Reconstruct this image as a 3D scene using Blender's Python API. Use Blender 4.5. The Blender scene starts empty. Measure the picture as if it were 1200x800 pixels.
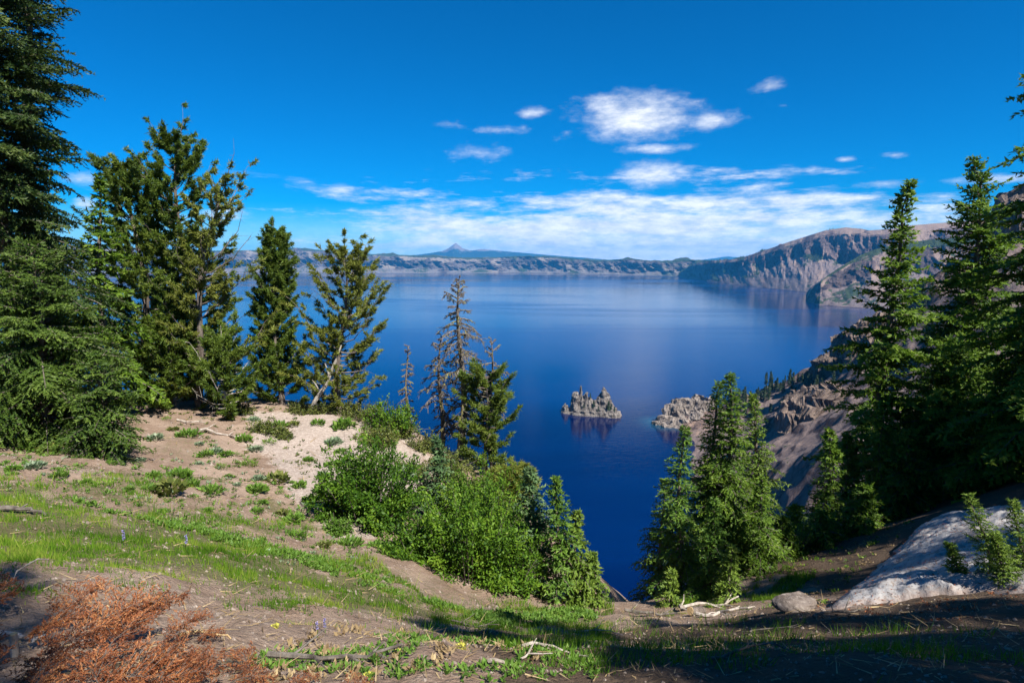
import bpy, bmesh, math
import numpy as np
from mathutils import Vector

S = bpy.context.scene
COL = S.collection
rng = np.random.default_rng(11)
R_ = math.radians

# ------------------------------------------------------------------ camera
FPX = 700.0                               # focal length in pixels of the 1200 wide photograph
PITCH = math.atan((400 - 304) / FPX)
LAKE = -220.0
cam = bpy.data.cameras.new('camera')
cam.sensor_width = 36.0
cam.lens = 36.0 * FPX / 1200.0
cam.clip_start = 0.05
cam.clip_end = 90000
cam_o = bpy.data.objects.new('camera', cam)
COL.objects.link(cam_o)
cam_o.location = (0, 0, 0)
cam_o.rotation_euler = (math.pi / 2 - PITCH, 0, 0)
S.camera = cam_o

# ------------------------------------------------------------------ light
SUN_AZ = R_(139)      # clockwise from +Y (the view direction)
SUN_EL = R_(50)
S.view_settings.view_transform = 'Standard'
S.view_settings.look = 'None'
S.view_settings.exposure = 1.08
S.view_settings.gamma = 1.0
sun = bpy.data.lights.new('sun', 'SUN')
sun.energy = 5.0
sun.angle = R_(0.53)
sun.color = (1.0, 0.955, 0.88)
sun_o = bpy.data.objects.new('sun', sun)
COL.objects.link(sun_o)
sd = Vector((math.sin(SUN_AZ) * math.cos(SUN_EL), math.cos(SUN_AZ) * math.cos(SUN_EL), math.sin(SUN_EL)))
sun_o.rotation_euler = sd.to_track_quat('Z', 'Y').to_euler()
sun_o.location = sd * 60

cy = S.cycles
cy.max_bounces = 6
cy.transparent_max_bounces = 6
cy.diffuse_bounces = 3
cy.glossy_bounces = 3
cy.transmission_bounces = 3
cy.volume_bounces = 0
cy.caustics_reflective = False
cy.caustics_refractive = False


def pdir(px, py):
    """world direction of a pixel of the photograph, with unit forward (Y) part"""
    a, b = px - 600.0, py - 400.0
    dy = FPX * math.cos(PITCH) - b * math.sin(PITCH)
    dz = -FPX * math.sin(PITCH) - b * math.cos(PITCH)
    return np.array([a / dy, 1.0, dz / dy])


def P(px, py, Y):
    return pdir(px, py) * Y


def az_el(px, py):
    d = pdir(px, py)
    d = d / np.linalg.norm(d)
    return math.atan2(d[0], d[1]), math.asin(d[2])


# ------------------------------------------------------------------ node helper
class G:
    def __init__(self, tree):
        self.t = tree
        self.n = tree.nodes
        self.l = tree.links

    def put(self, sock, v):
        if v is None:
            return
        if hasattr(v, 'is_output'):
            self.l.new(v, sock)
        elif isinstance(v, (tuple, list)) and len(v) == 3 and sock.type == 'RGBA':
            sock.default_value = (*v, 1)
        else:
            sock.default_value = v

    def node(self, typ, ins=None, out=0, **kw):
        n = self.n.new(typ)
        for k, v in kw.items():
            setattr(n, k, v)
        for k, v in (ins or {}).items():
            self.put(n.inputs[k], v)
        return n.outputs[out] if out is not None else n

    def m(self, op, a, b=None, c=None, clamp=False):
        n = self.n.new('ShaderNodeMath')
        n.operation = op
        n.use_clamp = clamp
        for i, v in enumerate((a, b, c)):
            if v is not None:
                self.put(n.inputs[i], v)
        return n.outputs[0]

    def add(self, a, b): return self.m('ADD', a, b)
    def sub(self, a, b): return self.m('SUBTRACT', a, b)
    def mul(self, a, b): return self.m('MULTIPLY', a, b)
    def mx(self, a, b): return self.m('MAXIMUM', a, b)

    def ss(self, v, lo, hi, a=0.0, b=1.0):
        n = self.n.new('ShaderNodeMapRange')
        n.interpolation_type = 'SMOOTHSTEP'
        for i, q in enumerate((v, lo, hi, a, b)):
            self.put(n.inputs[i], q)
        return n.outputs[0]

    def mix(self, f, a, b, blend='MIX'):
        n = self.n.new('ShaderNodeMix')
        n.data_type = 'RGBA'
        n.blend_type = blend
        self.put(n.inputs['Factor'], f)
        self.put(n.inputs['A'] if False else n.inputs[6], a)
        self.put(n.inputs[7], b)
        return n.outputs[2]

    def noise(self, vec, scale, detail=4, rough=0.55, out=0, dist=0.0):
        n = self.n.new('ShaderNodeTexNoise')
        n.inputs['Scale'].default_value = scale
        n.inputs['Detail'].default_value = detail
        n.inputs['Roughness'].default_value = rough
        n.inputs['Distortion'].default_value = dist
        if vec is not None:
            self.l.new(vec, n.inputs['Vector'])
        return n.outputs[out]

    def vmul(self, vec, s):
        n = self.n.new('ShaderNodeVectorMath')
        n.operation = 'MULTIPLY'
        self.put(n.inputs[0], vec)
        n.inputs[1].default_value = s
        return n.outputs[0]

    def attr(self, name, out=2):
        n = self.n.new('ShaderNodeAttribute')
        n.attribute_name = name
        return n.outputs[out]


# ------------------------------------------------------------------ world: sky and clouds
wd = bpy.data.worlds.new('World')
S.world = wd
wd.use_nodes = True
wd.node_tree.nodes.clear()
g = G(wd.node_tree)
SKY_STRENGTH = 0.067
sky = g.node('ShaderNodeTexSky', out=None, sky_type='NISHITA', sun_disc=False)
sky.sun_elevation = SUN_EL
sky.sun_rotation = SUN_AZ
sky.altitude = 2000
sky.air_density = 1.0
sky.dust_density = 0.2
sky.ozone_density = 4.0
skyc = g.node('ShaderNodeHueSaturation', {'Hue': 0.492, 'Saturation': 1.85, 'Value': 0.92, 'Color': sky.outputs[0]})
skyc = g.mix(1.0, skyc, (.30, .80, 1.0), 'MULTIPLY')
tc = g.node('ShaderNodeTexCoord', out=None)
sep = g.node('ShaderNodeSeparateXYZ', {0: tc.outputs['Generated']}, out=None)
azn = g.m('ARCTAN2', sep.outputs[0], sep.outputs[1])
eln = g.m('ARCSINE', sep.outputs[2])
cv = g.node('ShaderNodeCombineXYZ', {0: azn, 1: g.mul(eln, 3.2)})
n1 = g.noise(cv, 7.0, 7, 0.6)
n2 = g.noise(cv, 19.0, 6, 0.62)
cv2 = g.node('ShaderNodeCombineXYZ', {0: azn, 1: g.mul(eln, 7.5), 2: 3.7})
n3 = g.noise(cv2, 5.0, 8, 0.62)
n4 = g.noise(cv, 46.0, 6, 0.68)
cvs = g.node('ShaderNodeCombineXYZ', {0: azn, 1: g.mul(eln, 1.7), 2: 1.3})
s1 = g.noise(cvs, 8.0, 7, 0.58)
s2 = g.noise(cvs, 24.0, 6, 0.62)
nmix = g.add(g.add(g.mul(n1, 0.46), g.mul(n2, 0.36)), g.mul(n4, .18))
# single clouds: x, y, half width, half height (photo pixels), weight
CL = [(748, 136, 112, 40, 1.05), (718, 128, 60, 26, .9), (832, 141, 50, 18, .8), (901, 101, 30, 14, .8), (760, 175, 62, 9, .75),
      (586, 153, 46, 8, .52), (632, 132, 26, 9, .5), (662, 156, 28, 10, .42), (526, 147, 28, 8, .42),
      (405, 223, 42, 11, .8), (920, 239, 46, 16, .85), (752, 203, 66, 22, .62), (918, 124, 18, 6, .5),
      (1180, 209, 80, 8, .8), (1030, 216, 50, 9, .65), (103, 240, 22, 13, .9), (955, 196, 20, 6, .5),
      (990, 187, 18, 5, .5), (1050, 182, 22, 5, .5), (92, 210, 30, 10, .6), (560, 178, 40, 16, .45),
      (-260, 190, 120, 26, .9), (1480, 160, 110, 24, .9)]
dens = None
for (x, y, hw, hh, w) in CL:
    a, e = az_el(x, y)
    a2, _ = az_el(x + hw, y)
    _, e2 = az_el(x, y - hh)
    dx = g.mul(g.sub(azn, a), 1 / abs(a2 - a))
    de = g.mul(g.sub(eln, e), 1 / abs(e2 - e))
    q = g.sub(1.0, g.m('SQRT', g.add(g.mul(dx, dx), g.mul(de, de))))
    q = g.mul(q, w)
    dens = q if dens is None else g.mx(dens, q)
single = g.ss(g.add(dens, g.mul(g.sub(g.add(g.mul(nmix, .35), g.add(g.mul(s1, .40), g.mul(s2, .25))), 0.5), 3.5)), 0.08, 1.15)
single = g.mul(single, g.ss(dens, -0.55, 0.15))
# the bank of layered cloud above the horizon
a0, e0 = az_el(740, 262)
da = g.mul(g.sub(azn, a0), 1 / 0.38)
fall = g.m('EXPONENT', g.mul(g.mul(da, da), -1.0))
_, eT = az_el(690, 190)
vert = g.ss(eln, az_el(690, 172)[1], az_el(690, 272)[1])
cover = g.mul(vert, g.add(0.22, g.mul(fall, 0.80)))
bank = g.ss(g.add(g.add(g.mul(n3, 2.2), g.mul(n2, 1.1)), g.mul(cover, 1.0)), 1.93, 2.72)
bank = g.mul(bank, g.ss(cover, 0.02, 0.25))
low = g.mul(g.ss(eln, az_el(690, 248)[1], az_el(690, 292)[1]), g.add(0.26, g.mul(fall, 0.62)))
allc = g.m('SUBTRACT', 1.0, g.mul(g.mul(g.sub(1, g.mul(single, .93)), g.sub(1, g.mul(bank, .9))), g.sub(1, low)))
shade = g.ss(g.add(g.mul(n2, .7), g.add(g.mul(n1, .4), g.mul(n4, .45))), 0.58, 0.98)
ccol = g.mix(shade, (5.6, 6.1, 7.0), (9.4, 9.4, 9.4))
skyout = g.mix(allc, skyc, ccol)
bg = g.node('ShaderNodeBackground', {'Color': skyout, 'Strength': SKY_STRENGTH})
g.node('ShaderNodeOutputWorld', {'Surface': bg}, out=None)


# ------------------------------------------------------------------ numpy noise
_perm = np.random.default_rng(5).permutation(4096)
_grad = np.random.default_rng(6).uniform(0, 2 * np.pi, 4096)


def pn(x, y, seed=0):
    x = np.asarray(x, float)
    y = np.asarray(y, float)
    xi = np.floor(x).astype(np.int64)
    yi = np.floor(y).astype(np.int64)
    fx, fy = x - xi, y - yi
    u = fx * fx * fx * (fx * (fx * 6 - 15) + 10)
    v = fy * fy * fy * (fy * (fy * 6 - 15) + 10)

    def gr(ix, iy, dx, dy):
        h = _perm[(_perm[(ix + seed * 131) & 4095] + iy * 57 + seed * 17) & 4095]
        a = _grad[h]
        return np.cos(a) * dx + np.sin(a) * dy
    n00 = gr(xi, yi, fx, fy)
    n10 = gr(xi + 1, yi, fx - 1, fy)
    n01 = gr(xi, yi + 1, fx, fy - 1)
    n11 = gr(xi + 1, yi + 1, fx - 1, fy - 1)
    return ((n00 * (1 - u) + n10 * u) * (1 - v) + (n01 * (1 - u) + n11 * u) * v) * 1.5


def fbm(x, y, oct=4, seed=0, gain=0.5):
    r, a, f = 0, 1.0, 1.0
    for i in range(oct):
        r = r + a * pn(x * f, y * f, seed + i)
        a *= gain
        f *= 2.03
    return r


def ridged(x, y, oct=4, seed=0, gain=0.55):
    r, a, f, t = 0, 1.0, 1.0, 0
    for i in range(oct):
        r = r + a * (1 - np.abs(pn(x * f, y * f, seed + i)) * 1.6)
        t += a
        a *= gain
        f *= 2.05
    return r / t


def sstep(a, b, x):
    t = np.clip((x - a) / (b - a), 0, 1)
    return t * t * (3 - 2 * t)


# ------------------------------------------------------------------ mesh helpers
def mesh_np(name, V, F, mats=None, attrs=None, smooth=False, mi=None):
    """V (n,3); F (m,3) or (m,4)"""
    V = np.asarray(V, np.float32)
    F = np.asarray(F, np.int32)
    k = F.shape[1]
    me = bpy.data.meshes.new(name)
    me.vertices.add(len(V))
    me.vertices.foreach_set('co', V.ravel())
    me.loops.add(F.size)
    me.loops.foreach_set('vertex_index', F.ravel())
    me.polygons.add(len(F))
    me.polygons.foreach_set('loop_start', np.arange(0, F.size, k, dtype=np.int32))
    if mi is not None:
        me.polygons.foreach_set('material_index', np.asarray(mi, np.int32))
    me.polygons.foreach_set('use_smooth', np.full(len(F), smooth))
    me.update(calc_edges=True)
    for m in (mats or []):
        me.materials.append(m)
    for an, av in (attrs or {}).items():
        at = me.attributes.new(an, 'FLOAT', 'POINT')
        at.data.foreach_set('value', np.asarray(av, np.float32))
    return me


def obj(name, me, parent=None):
    o = bpy.data.objects.new(name, me)
    COL.objects.link(o)
    if parent is not None:
        o.parent = parent
    return o


def tag(o, label, cat, group=None):
    o['label'] = label
    o['category'] = cat
    if group:
        o['group'] = group
    return o


def thing(name, label, cat, loc, rz=0.0, group=None):
    o = bpy.data.objects.new(name, None)
    o.empty_display_size = 0.2
    COL.objects.link(o)
    o.location = loc
    o.rotation_euler = (0, 0, rz)
    return tag(o, label, cat, group)


def struct(o, kind='structure'):
    o['kind'] = kind
    return o


def dup(root, loc, rz, label, scale=1.0, group=None, tilt=(0, 0)):
    r = root.copy()
    COL.objects.link(r)
    r.location = loc
    r.rotation_euler = (tilt[0], tilt[1], rz)
    r.scale = (scale, scale, scale) if not isinstance(scale, tuple) else scale
    r['label'] = label
    if group:
        r['group'] = group
    for ch in list(root.children):
        c = ch.copy()
        COL.objects.link(c)
        c.parent = r
        for d in list(ch.children):
            e = d.copy()
            COL.objects.link(e)
            e.parent = c
    return r


def nrm(v):
    return v / np.maximum(np.linalg.norm(v, axis=-1, keepdims=True), 1e-9)


class MB:
    """collects tubes and triangles"""
    def __init__(self):
        self.V, self.F, self.T, self.n = [], [], [], 0

    def tri(self, V, F, tint=None):
        self.V.append(np.asarray(V, float))
        self.F.append(np.asarray(F, int) + self.n)
        self.T.append(np.zeros(len(V)) if tint is None else tint)
        self.n += len(V)

    def tube(self, pts, rad, k=5, tint=0.5, cap=False):
        pts = np.asarray(pts, float)
        n = len(pts)
        rad = np.broadcast_to(rad, (n,))
        tg = nrm(np.gradient(pts, axis=0))
        ref = np.array([0.31, 0.87, 0.39]) if abs(tg[0][2]) > 0.6 else np.array([0, 0, 1.0])
        a = nrm(np.cross(tg, ref))
        b = np.cross(tg, a)
        th = np.arange(k) * 2 * np.pi / k
        ring = a[:, None, :] * np.cos(th)[None, :, None] + b[:, None, :] * np.sin(th)[None, :, None]
        V = (pts[:, None, :] + ring * rad[:, None, None]).reshape(-1, 3)
        F = []
        for i in range(n - 1):
            for j in range(k):
                p, q = i * k + j, i * k + (j + 1) % k
                F += [(p, q, q + k), (p, q + k, p + k)]
        if cap:
            for base in (0, (n - 1) * k):
                for j in range(1, k - 1):
                    F.append((base, base + j, base + j + 1))
        self.tri(V, F, np.full(len(V), tint))

    def mesh(self, name, mat, smooth=False):
        return mesh_np(name, np.concatenate(self.V), np.concatenate(self.F), [mat], {'tint': np.concatenate(self.T)}, smooth)


def blades(Pb, D, N, L, W, tint, quad=False):
    """leaf faces: base Pb, direction D, approximate normal N"""
    D = nrm(D)
    U = nrm(np.cross(D, N))
    n = len(Pb)
    if not quad:
        V = np.stack([Pb - U * W[:, None] * .5, Pb + U * W[:, None] * .5, Pb + D * L[:, None]], 1).reshape(-1, 3)
        return V, np.arange(3 * n).reshape(-1, 3), np.repeat(tint, 3)
    mid = Pb + D * (L * .45)[:, None]
    V = np.stack([Pb, mid + U * W[:, None] * .5, Pb + D * L[:, None], mid - U * W[:, None] * .5], 1).reshape(-1, 3)
    i = np.arange(n)[:, None] * 4
    F = np.concatenate([i + [0, 1, 2], i + [0, 2, 3]], 0)
    return V, F, np.repeat(tint, 4)


# ------------------------------------------------------------------ materials
def mat(name):
    m = bpy.data.materials.new(name)
    m.use_nodes = True
    m.node_tree.nodes.clear()
    return m, G(m.node_tree)


def out(g, sh):
    g.node('ShaderNodeOutputMaterial', {'Surface': sh}, out=None)


def bsdf(g, col, rough=0.8, normal=None, spec=0.3):
    n = g.node('ShaderNodeBsdfPrincipled', {'Base Color': col, 'Roughness': rough, 'Specular IOR Level': spec}, out=None)
    if normal is not None:
        g.l.new(normal, n.inputs['Normal'])
    return n.outputs[0]


def bump(g, h, dist, strength=1.0):
    return g.node('ShaderNodeBump', {'Height': h, 'Distance': dist, 'Strength': strength})


def foliage(name, dark, mid, light, trans=0.25, rough=0.55, spec=0.25):
    m, g = mat(name)
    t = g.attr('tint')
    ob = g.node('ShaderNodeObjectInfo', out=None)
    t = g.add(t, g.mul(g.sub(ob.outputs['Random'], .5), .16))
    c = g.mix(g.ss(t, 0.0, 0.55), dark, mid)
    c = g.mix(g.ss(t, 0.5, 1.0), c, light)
    b = bsdf(g, c, rough, spec=spec)
    tr = g.node('ShaderNodeBsdfTranslucent', {'Color': c})
    out(g, g.node('ShaderNodeMixShader', {0: trans, 1: b, 2: tr}))
    return m


def bark(name, a, b, lichen=None, scale=6.0):
    m, g = mat(name)
    tcn = g.node('ShaderNodeTexCoord', out=None)
    v = g.vmul(tcn.outputs['Object'], (1, 1, .25))
    n = g.noise(v, scale * 2, 6, .65)
    c = g.mix(g.ss(n, .3, .7), a, b)
    if lichen:
        l = g.noise(tcn.outputs['Object'], 2.6, 4, .6)
        c = g.mix(g.mul(g.ss(l, .55, .63), .8), c, lichen)
    h = g.noise(v, scale * 6, 5, .7)
    out(g, bsdf(g, c, .9, bump(g, h, .02, .8), .15))
    return m


M = {}
M['hemlock'] = foliage('hemlock_needles', (0.038, 0.093, 0.009), (0.115, 0.201, 0.018), (0.240, 0.339, 0.038), .44)
M['deep_fir'] = foliage('deep_fir_needles', (.026, .06, .010), (.085, .145, .020), (.18, .245, .042), .38)  # darker green needles of the two left firs
M['shade_hemlock'] = foliage('shade_hemlock_needles', (.014, .034, .009), (.042, .078, .016), (.11, .145, .028), .28)  # hemlock needles darkened, shade of the left edge trees put into the colour
M['fir'] = foliage('fir_needles', (0.038, 0.098, 0.014), (0.115, 0.217, 0.027), (0.230, 0.350, 0.052), .44)
M['bluefir'] = foliage('blue_fir_needles', (0.043, 0.090, 0.035), (0.096, 0.175, 0.066), (0.163, 0.244, 0.091), .35)
M['pine'] = foliage('pine_needles', (0.040, 0.080, 0.012), (0.110, 0.168, 0.022), (0.225, 0.275, 0.045), .40)
M['olivepine'] = foliage('olive_pine_needles', (0.072, 0.095, 0.014), (0.163, 0.191, 0.029), (0.269, 0.286, 0.059), .36)
M['sapling'] = foliage('sapling_needles', (0.058, 0.117, 0.014), (0.144, 0.223, 0.028), (0.250, 0.329, 0.052), .4)
M['shrub'] = foliage('shrub_leaves', (0.034, 0.090, 0.007), (0.101, 0.201, 0.013), (0.202, 0.307, 0.028), .4)
M['mat'] = foliage('mat_leaves', (.05, .075, .014), (.12, .14, .028), (.19, .19, .05), .25)
M['grass'] = foliage('grass_blades', (0.062, 0.143, 0.008), (0.130, 0.260, 0.017), (0.269, 0.339, 0.049), .42)
M['herb'] = foliage('herb_leaves', (0.048, 0.106, 0.011), (0.106, 0.201, 0.025), (0.192, 0.286, 0.056), .3)
M['grey_herb'] = foliage('grey_herb_leaves', (.1, .15, .08), (.17, .23, .13), (.26, .31, .2), .25)
M['rust'] = foliage('rust_needles', (.07, .024, .011), (.30, .095, .034), (.48, .24, .095), .28)
M['straw'] = foliage('straw', (.15, .10, .05), (.28, .2, .1), (.42, .32, .17), .2)
M['far_tree'] = foliage('far_needles', (.02, .04, .018), (.036, .062, .025), (.06, .085, .032), .1)
M['bark'] = bark('bark', (.07, .055, .045), (.2, .165, .14))
M['pale_bark'] = bark('pale_bark', (.2, .17, .14), (.46, .42, .37))
M['dead'] = bark('dead_wood', (.055, .045, .037), (.19, .165, .14), (.24, .22, .06))
M['grey_wood'] = bark('weathered_wood', (.22, .185, .15), (.48, .42, .36))
M['cut'] = bark('cut_wood', (.4, .26, .12), (.62, .46, .25))

# rock
def rock_mat(name, dark, mid, light, sc, bumpd, green=None):
    m, g = mat(name)
    geo = g.node('ShaderNodeNewGeometry', out=None)
    pos = geo.outputs['Position']
    v = g.vmul(pos, (1, 1, .35))
    a = g.noise(v, sc, 6, .62)
    b = g.noise(pos, sc * 4.2, 6, .68)
    c = g.mix(g.ss(a, .34, .62), dark, mid)
    c = g.mix(g.ss(b, .5, .72), c, light)
    if green:
        nz = g.node('ShaderNodeSeparateXYZ', {0: geo.outputs['Normal']}, out=2)
        k = g.mul(g.ss(g.noise(pos, sc * 1.3, 5, .6), .50, .62), g.ss(nz, .25, .7))
        c = g.mix(k, c, green)
    hh = g.noise(v, sc * 3, 8, .7)
    out(g, bsdf(g, c, .92, bump(g, hh, bumpd, 1.0), .15))
    return m


M['island'] = rock_mat('island_rock', (.075, .062, .055), (.21, .185, .165), (.36, .33, .295), .2, 2.2)
M['outcrop'] = rock_mat('outcrop_rock', (.075, .056, .046), (.175, .13, .105), (.27, .21, .17), .09, 2.6)
M['cape'] = rock_mat('cape_rock', (.11, .09, .078), (.26, .22, .19), (.40, .35, .305), .16, 2.4)
M['boulder'] = rock_mat('boulder_stone', (.09, .07, .058), (.19, .155, .132), (.29, .25, .215), 3.0, .05)
M['stone'] = rock_mat('small_stones', (.14, .105, .085), (.25, .205, .17), (.36, .31, .27), 9.0, .01)


def wall_mat(name, sc, bumpd, warm=(1, 1, 1)):
    """crater wall: attributes veg, talus, pale say what grows or lies where"""
    m, g = mat(name)
    geo = g.node('ShaderNodeNewGeometry', out=None)
    pos = geo.outputs['Position']
    v = g.vmul(pos, (1, 1, .4))
    a = g.noise(v, sc, 7, .65)
    b = g.noise(pos, sc * 5, 6, .65)
    rock = g.mix(g.ss(a, .35, .62), (.058, .045, .046), (.165, .128, .118))
    strata = g.noise(g.vmul(pos, (.12, .12, 2.6)), sc * 2.2, 4, .6)
    rock = g.mix(g.mul(g.ss(strata, .52, .6), .55), rock, (.055, .043, .043))
    rock = g.mix(g.ss(b, .58, .78), rock, (.26, .21, .185))
    pale = g.mix(b, (.20, .15, .125), (.34, .265, .215))
    tal = g.mix(b, (.15, .122, .117), (.235, .195, .182))
    c = g.mix(g.ss(g.add(g.attr('talus'), g.mul(g.sub(b, .5), .7)), .35, .65), rock, tal)
    c = g.mix(g.ss(g.add(g.attr('pale'), g.mul(g.sub(b, .5), .9)), .4, .65), c, pale)
    c = g.mix(1.0, c, warm, 'MULTIPLY')
    vg = g.mix(b, (.018, .032, .016), (.05, .066, .028))
    c = g.mix(g.ss(g.add(g.attr('veg'), g.mul(g.sub(b, .5), 1.5)), .45, .6), c, vg)
    hh = g.noise(v, sc * 4, 8, .7)
    out(g, bsdf(g, c, .95, bump(g, hh, bumpd, 1.0), .1))
    return m


M['wall'] = wall_mat('crater_wall_rock', .035, 2.5, (1.0, .9, .83))
M['rim'] = wall_mat('far_rim_rock', .0075, 12.0, (.80, .75, .74))

M['farrim'] = wall_mat('distant_rim_rock', .0075, 12.0, (.74, .80, .80))
m, g = mat('mountain_rock')
geo = g.node('ShaderNodeNewGeometry', out=None)
zz = g.node('ShaderNodeSeparateXYZ', {0: geo.outputs['Position']}, out=2)
nn = g.noise(geo.outputs['Position'], .004, 6, .65)
c = g.mix(g.ss(g.add(zz, g.mul(g.sub(nn, .5), 500)), 230, 380), (.018, .034, .022), (.17, .145, .14))
out(g, bsdf(g, c, .95, None, .1))
M['mountain'] = m

# ground
m, g = mat('soil')
geo = g.node('ShaderNodeNewGeometry', out=None)
pos = geo.outputs['Position']
a = g.noise(pos, .9, 6, .62)
b = g.noise(pos, 9, 6, .7)
d = g.noise(pos, 42, 5, .7)
soil = g.mix(g.ss(a, .32, .68), (.215, .146, .104), (.335, .246, .186))
soil = g.mix(g.ss(b, .52, .75), soil, (.40, .31, .245))
soil = g.mix(g.mul(g.ss(b, .5, .3), .5), soil, (.13, .09, .064))
soil = g.mix(g.mul(g.ss(d, .56, .72), .6), soil, (.42, .35, .28))
soil = g.mix(g.mul(g.ss(d, .44, .3), .5), soil, (.07, .05, .036))
pale = g.mix(g.ss(b, .35, .7), (.30, .238, .198), (.47, .395, .34))
pale = g.mix(g.mul(g.ss(d, .54, .68), .55), pale, (.19, .145, .115))
c = g.mix(g.ss(g.add(g.attr('pale'), g.add(g.mul(g.sub(a, .5), 1.6), g.mul(g.sub(b, .5), .8))), .30, .75), soil, pale)
gr = g.mix(d, (.055, .068, .018), (.12, .125, .038))
c = g.mix(g.mul(g.ss(g.add(g.attr('grassy'), g.mul(g.sub(b, .5), 1.1)), .45, .7), .75), c, gr)
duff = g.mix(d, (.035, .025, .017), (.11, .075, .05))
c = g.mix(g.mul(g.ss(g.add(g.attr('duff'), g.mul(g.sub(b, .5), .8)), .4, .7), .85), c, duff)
vor = g.node('ShaderNodeTexVoronoi', {'Scale': 26.0, 'Vector': pos})
hh = g.add(g.mul(b, 1.0), g.add(g.mul(d, .4), g.mul(vor, -.25)))
out(g, bsdf(g, c, .95, bump(g, hh, .06, 1.0), .1))
M['soil'] = m

# snow
m, g = mat('old_snow')
tcn = g.node('ShaderNodeNewGeometry', out=0)
a = g.noise(tcn, 1.1, 6, .65)
b = g.noise(tcn, 12, 6, .7)
c = g.mix(g.ss(a, .42, .72), (.31, .30, .295), (.16, .135, .12))
c = g.mix(g.mul(g.ss(b, .52, .66), .8), c, (.17, .13, .105))
c = g.mix(g.mul(g.ss(g.noise(tcn, 55, 3, .6), .60, .68), .7), c, (.12, .09, .07))
edge = g.attr('edge')
c = g.mix(g.mul(g.ss(g.add(edge, g.mul(g.sub(b, .5), .9)), .6, 1.0), .8), c, (.24, .18, .15))
n = g.node('ShaderNodeBsdfPrincipled', {'Base Color': c, 'Roughness': .55, 'Specular IOR Level': .3}, out=None)
g.l.new(bump(g, g.add(g.noise(tcn, 5, 5, .6), g.mul(b, .3)), .05, .9), n.inputs['Normal'])
out(g, n.outputs[0])
M['snow'] = m

# water
m, g = mat('lake_water')
geo = g.node('ShaderNodeNewGeometry', out=None)
pos = geo.outputs['Position']
w1 = g.noise(g.vmul(pos, (.5, 1, 1)), .22, 5, .6)
patch = g.noise(g.vmul(pos, (.3, 1.0, 1)), .0013, 6, .6, dist=.8)
calm = g.ss(patch, .44, .58)
shal = g.attr('shallow')
base = g.mix(g.ss(patch, .3, .7), (.0, .0028, .034), (.0, .0165, .094))
base = g.mix(shal, base, (.012, .085, .13))
n = g.node('ShaderNodeBsdfPrincipled', {'Base Color': base, 'IOR': 1.333, 'Specular IOR Level': .5}, out=None)
g.put(n.inputs['Roughness'], g.add(.05, g.mul(calm, .12)))
g.l.new(bump(g, w1, 1.0, .22), n.inputs['Normal'])
out(g, n.outputs[0])
M['water'] = m


# ------------------------------------------------------------------ foreground terrain
class RBF:
    def __init__(self, pts, smooth=0.0):
        p = np.array(pts, float)
        self.c = p[:, :2]
        n = len(p)
        A = self.k(self.c, self.c) + np.eye(n) * smooth
        Q = np.c_[np.ones(n), self.c]
        K = np.block([[A, Q], [Q.T, np.zeros((3, 3))]])
        self.w = np.linalg.solve(K, np.r_[p[:, 2], 0, 0, 0])

    @staticmethod
    def k(a, b):
        r2 = ((a[:, None] - b[None]) ** 2).sum(-1)
        return r2 * np.log(r2 + 1e-9) * .5

    def __call__(self, x, y):
        x, y = np.broadcast_arrays(np.asarray(x, float), np.asarray(y, float))
        q = np.c_[x.ravel(), y.ravel()]
        r = np.empty(len(q))
        for i in range(0, len(q), 20000):
            s = q[i:i + 20000]
            r[i:i + 20000] = self.k(s, self.c) @ self.w[:-3] + self.w[-3] + s @ self.w[-2:]
        return r.reshape(x.shape)


near_px = [(0, 800, 2.7), (200, 800, 2.7), (400, 800, 2.8), (600, 800, 3.0), (800, 800, 3.1), (1000, 800, 3.2), (1200, 800, 3.3),
           (0, 680, 5.0), (150, 690, 5.2), (300, 720, 5.4), (450, 740, 5.6), (600, 755, 5.8), (800, 760, 6.0), (1000, 755, 5.8), (1200, 735, 5.6),
           (0, 600, 9.0), (0, 545, 13.0), (0, 500, 19.0), (150, 560, 13.5), (150, 500, 20.0),
           (200, 630, 9.2), (350, 640, 12.0), (300, 590, 15.0), (250, 530, 19.0), (350, 530, 21.0), (430, 545, 20.5), (430, 600, 16.0),
           (250, 470, 26.0), (340, 475, 27.0), (430, 492, 26.0), (500, 520, 25.0), (560, 558, 23.5), (600, 595, 21.5),
           (450, 670, 11.0), (550, 705, 10.8), (620, 715, 11.8), (700, 716, 12.6), (760, 716, 12.8), (850, 706, 13.2),
           (500, 620, 16.0), (950, 712, 10.0), (1050, 700, 9.6), (1200, 690, 8.6), (1000, 655, 14.5), (1100, 618, 14.5), (1200, 598, 13.5),
           (1050, 612, 17.5), (1130, 588, 18.0), (1200, 560, 17.5), (1200, 525, 24.0), (900, 665, 16.0), (960, 640, 19.0)]
pts = [tuple(P(*q)) for q in near_px]
pts += [(0, 0, -1.75), (-6, 0, -1.9), (6, 0, -1.6), (-16, 2, -2.2), (14, 4, -2.4), (0, -12, -1.2), (-20, -14, -1.0), (20, -14, 0),
        (24, 12, -3.6), (30, 22, -5.0), (-34, 14, -4.0), (-40, 30, -6.5), (40, 32, -4.0), (-70, 20, -5), (70, 20, 2), (-60, -50, 1), (60, -50, 4), (0, -50, 2),
        (-40, 70, -12), (0, 60, -13), (40, 70, -12), (-120, 60, -10), (120, 60, -2), (0, 160, -16), (150, 160, -10), (-150, 160, -14)]
base_z = RBF(pts, .02)
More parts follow.
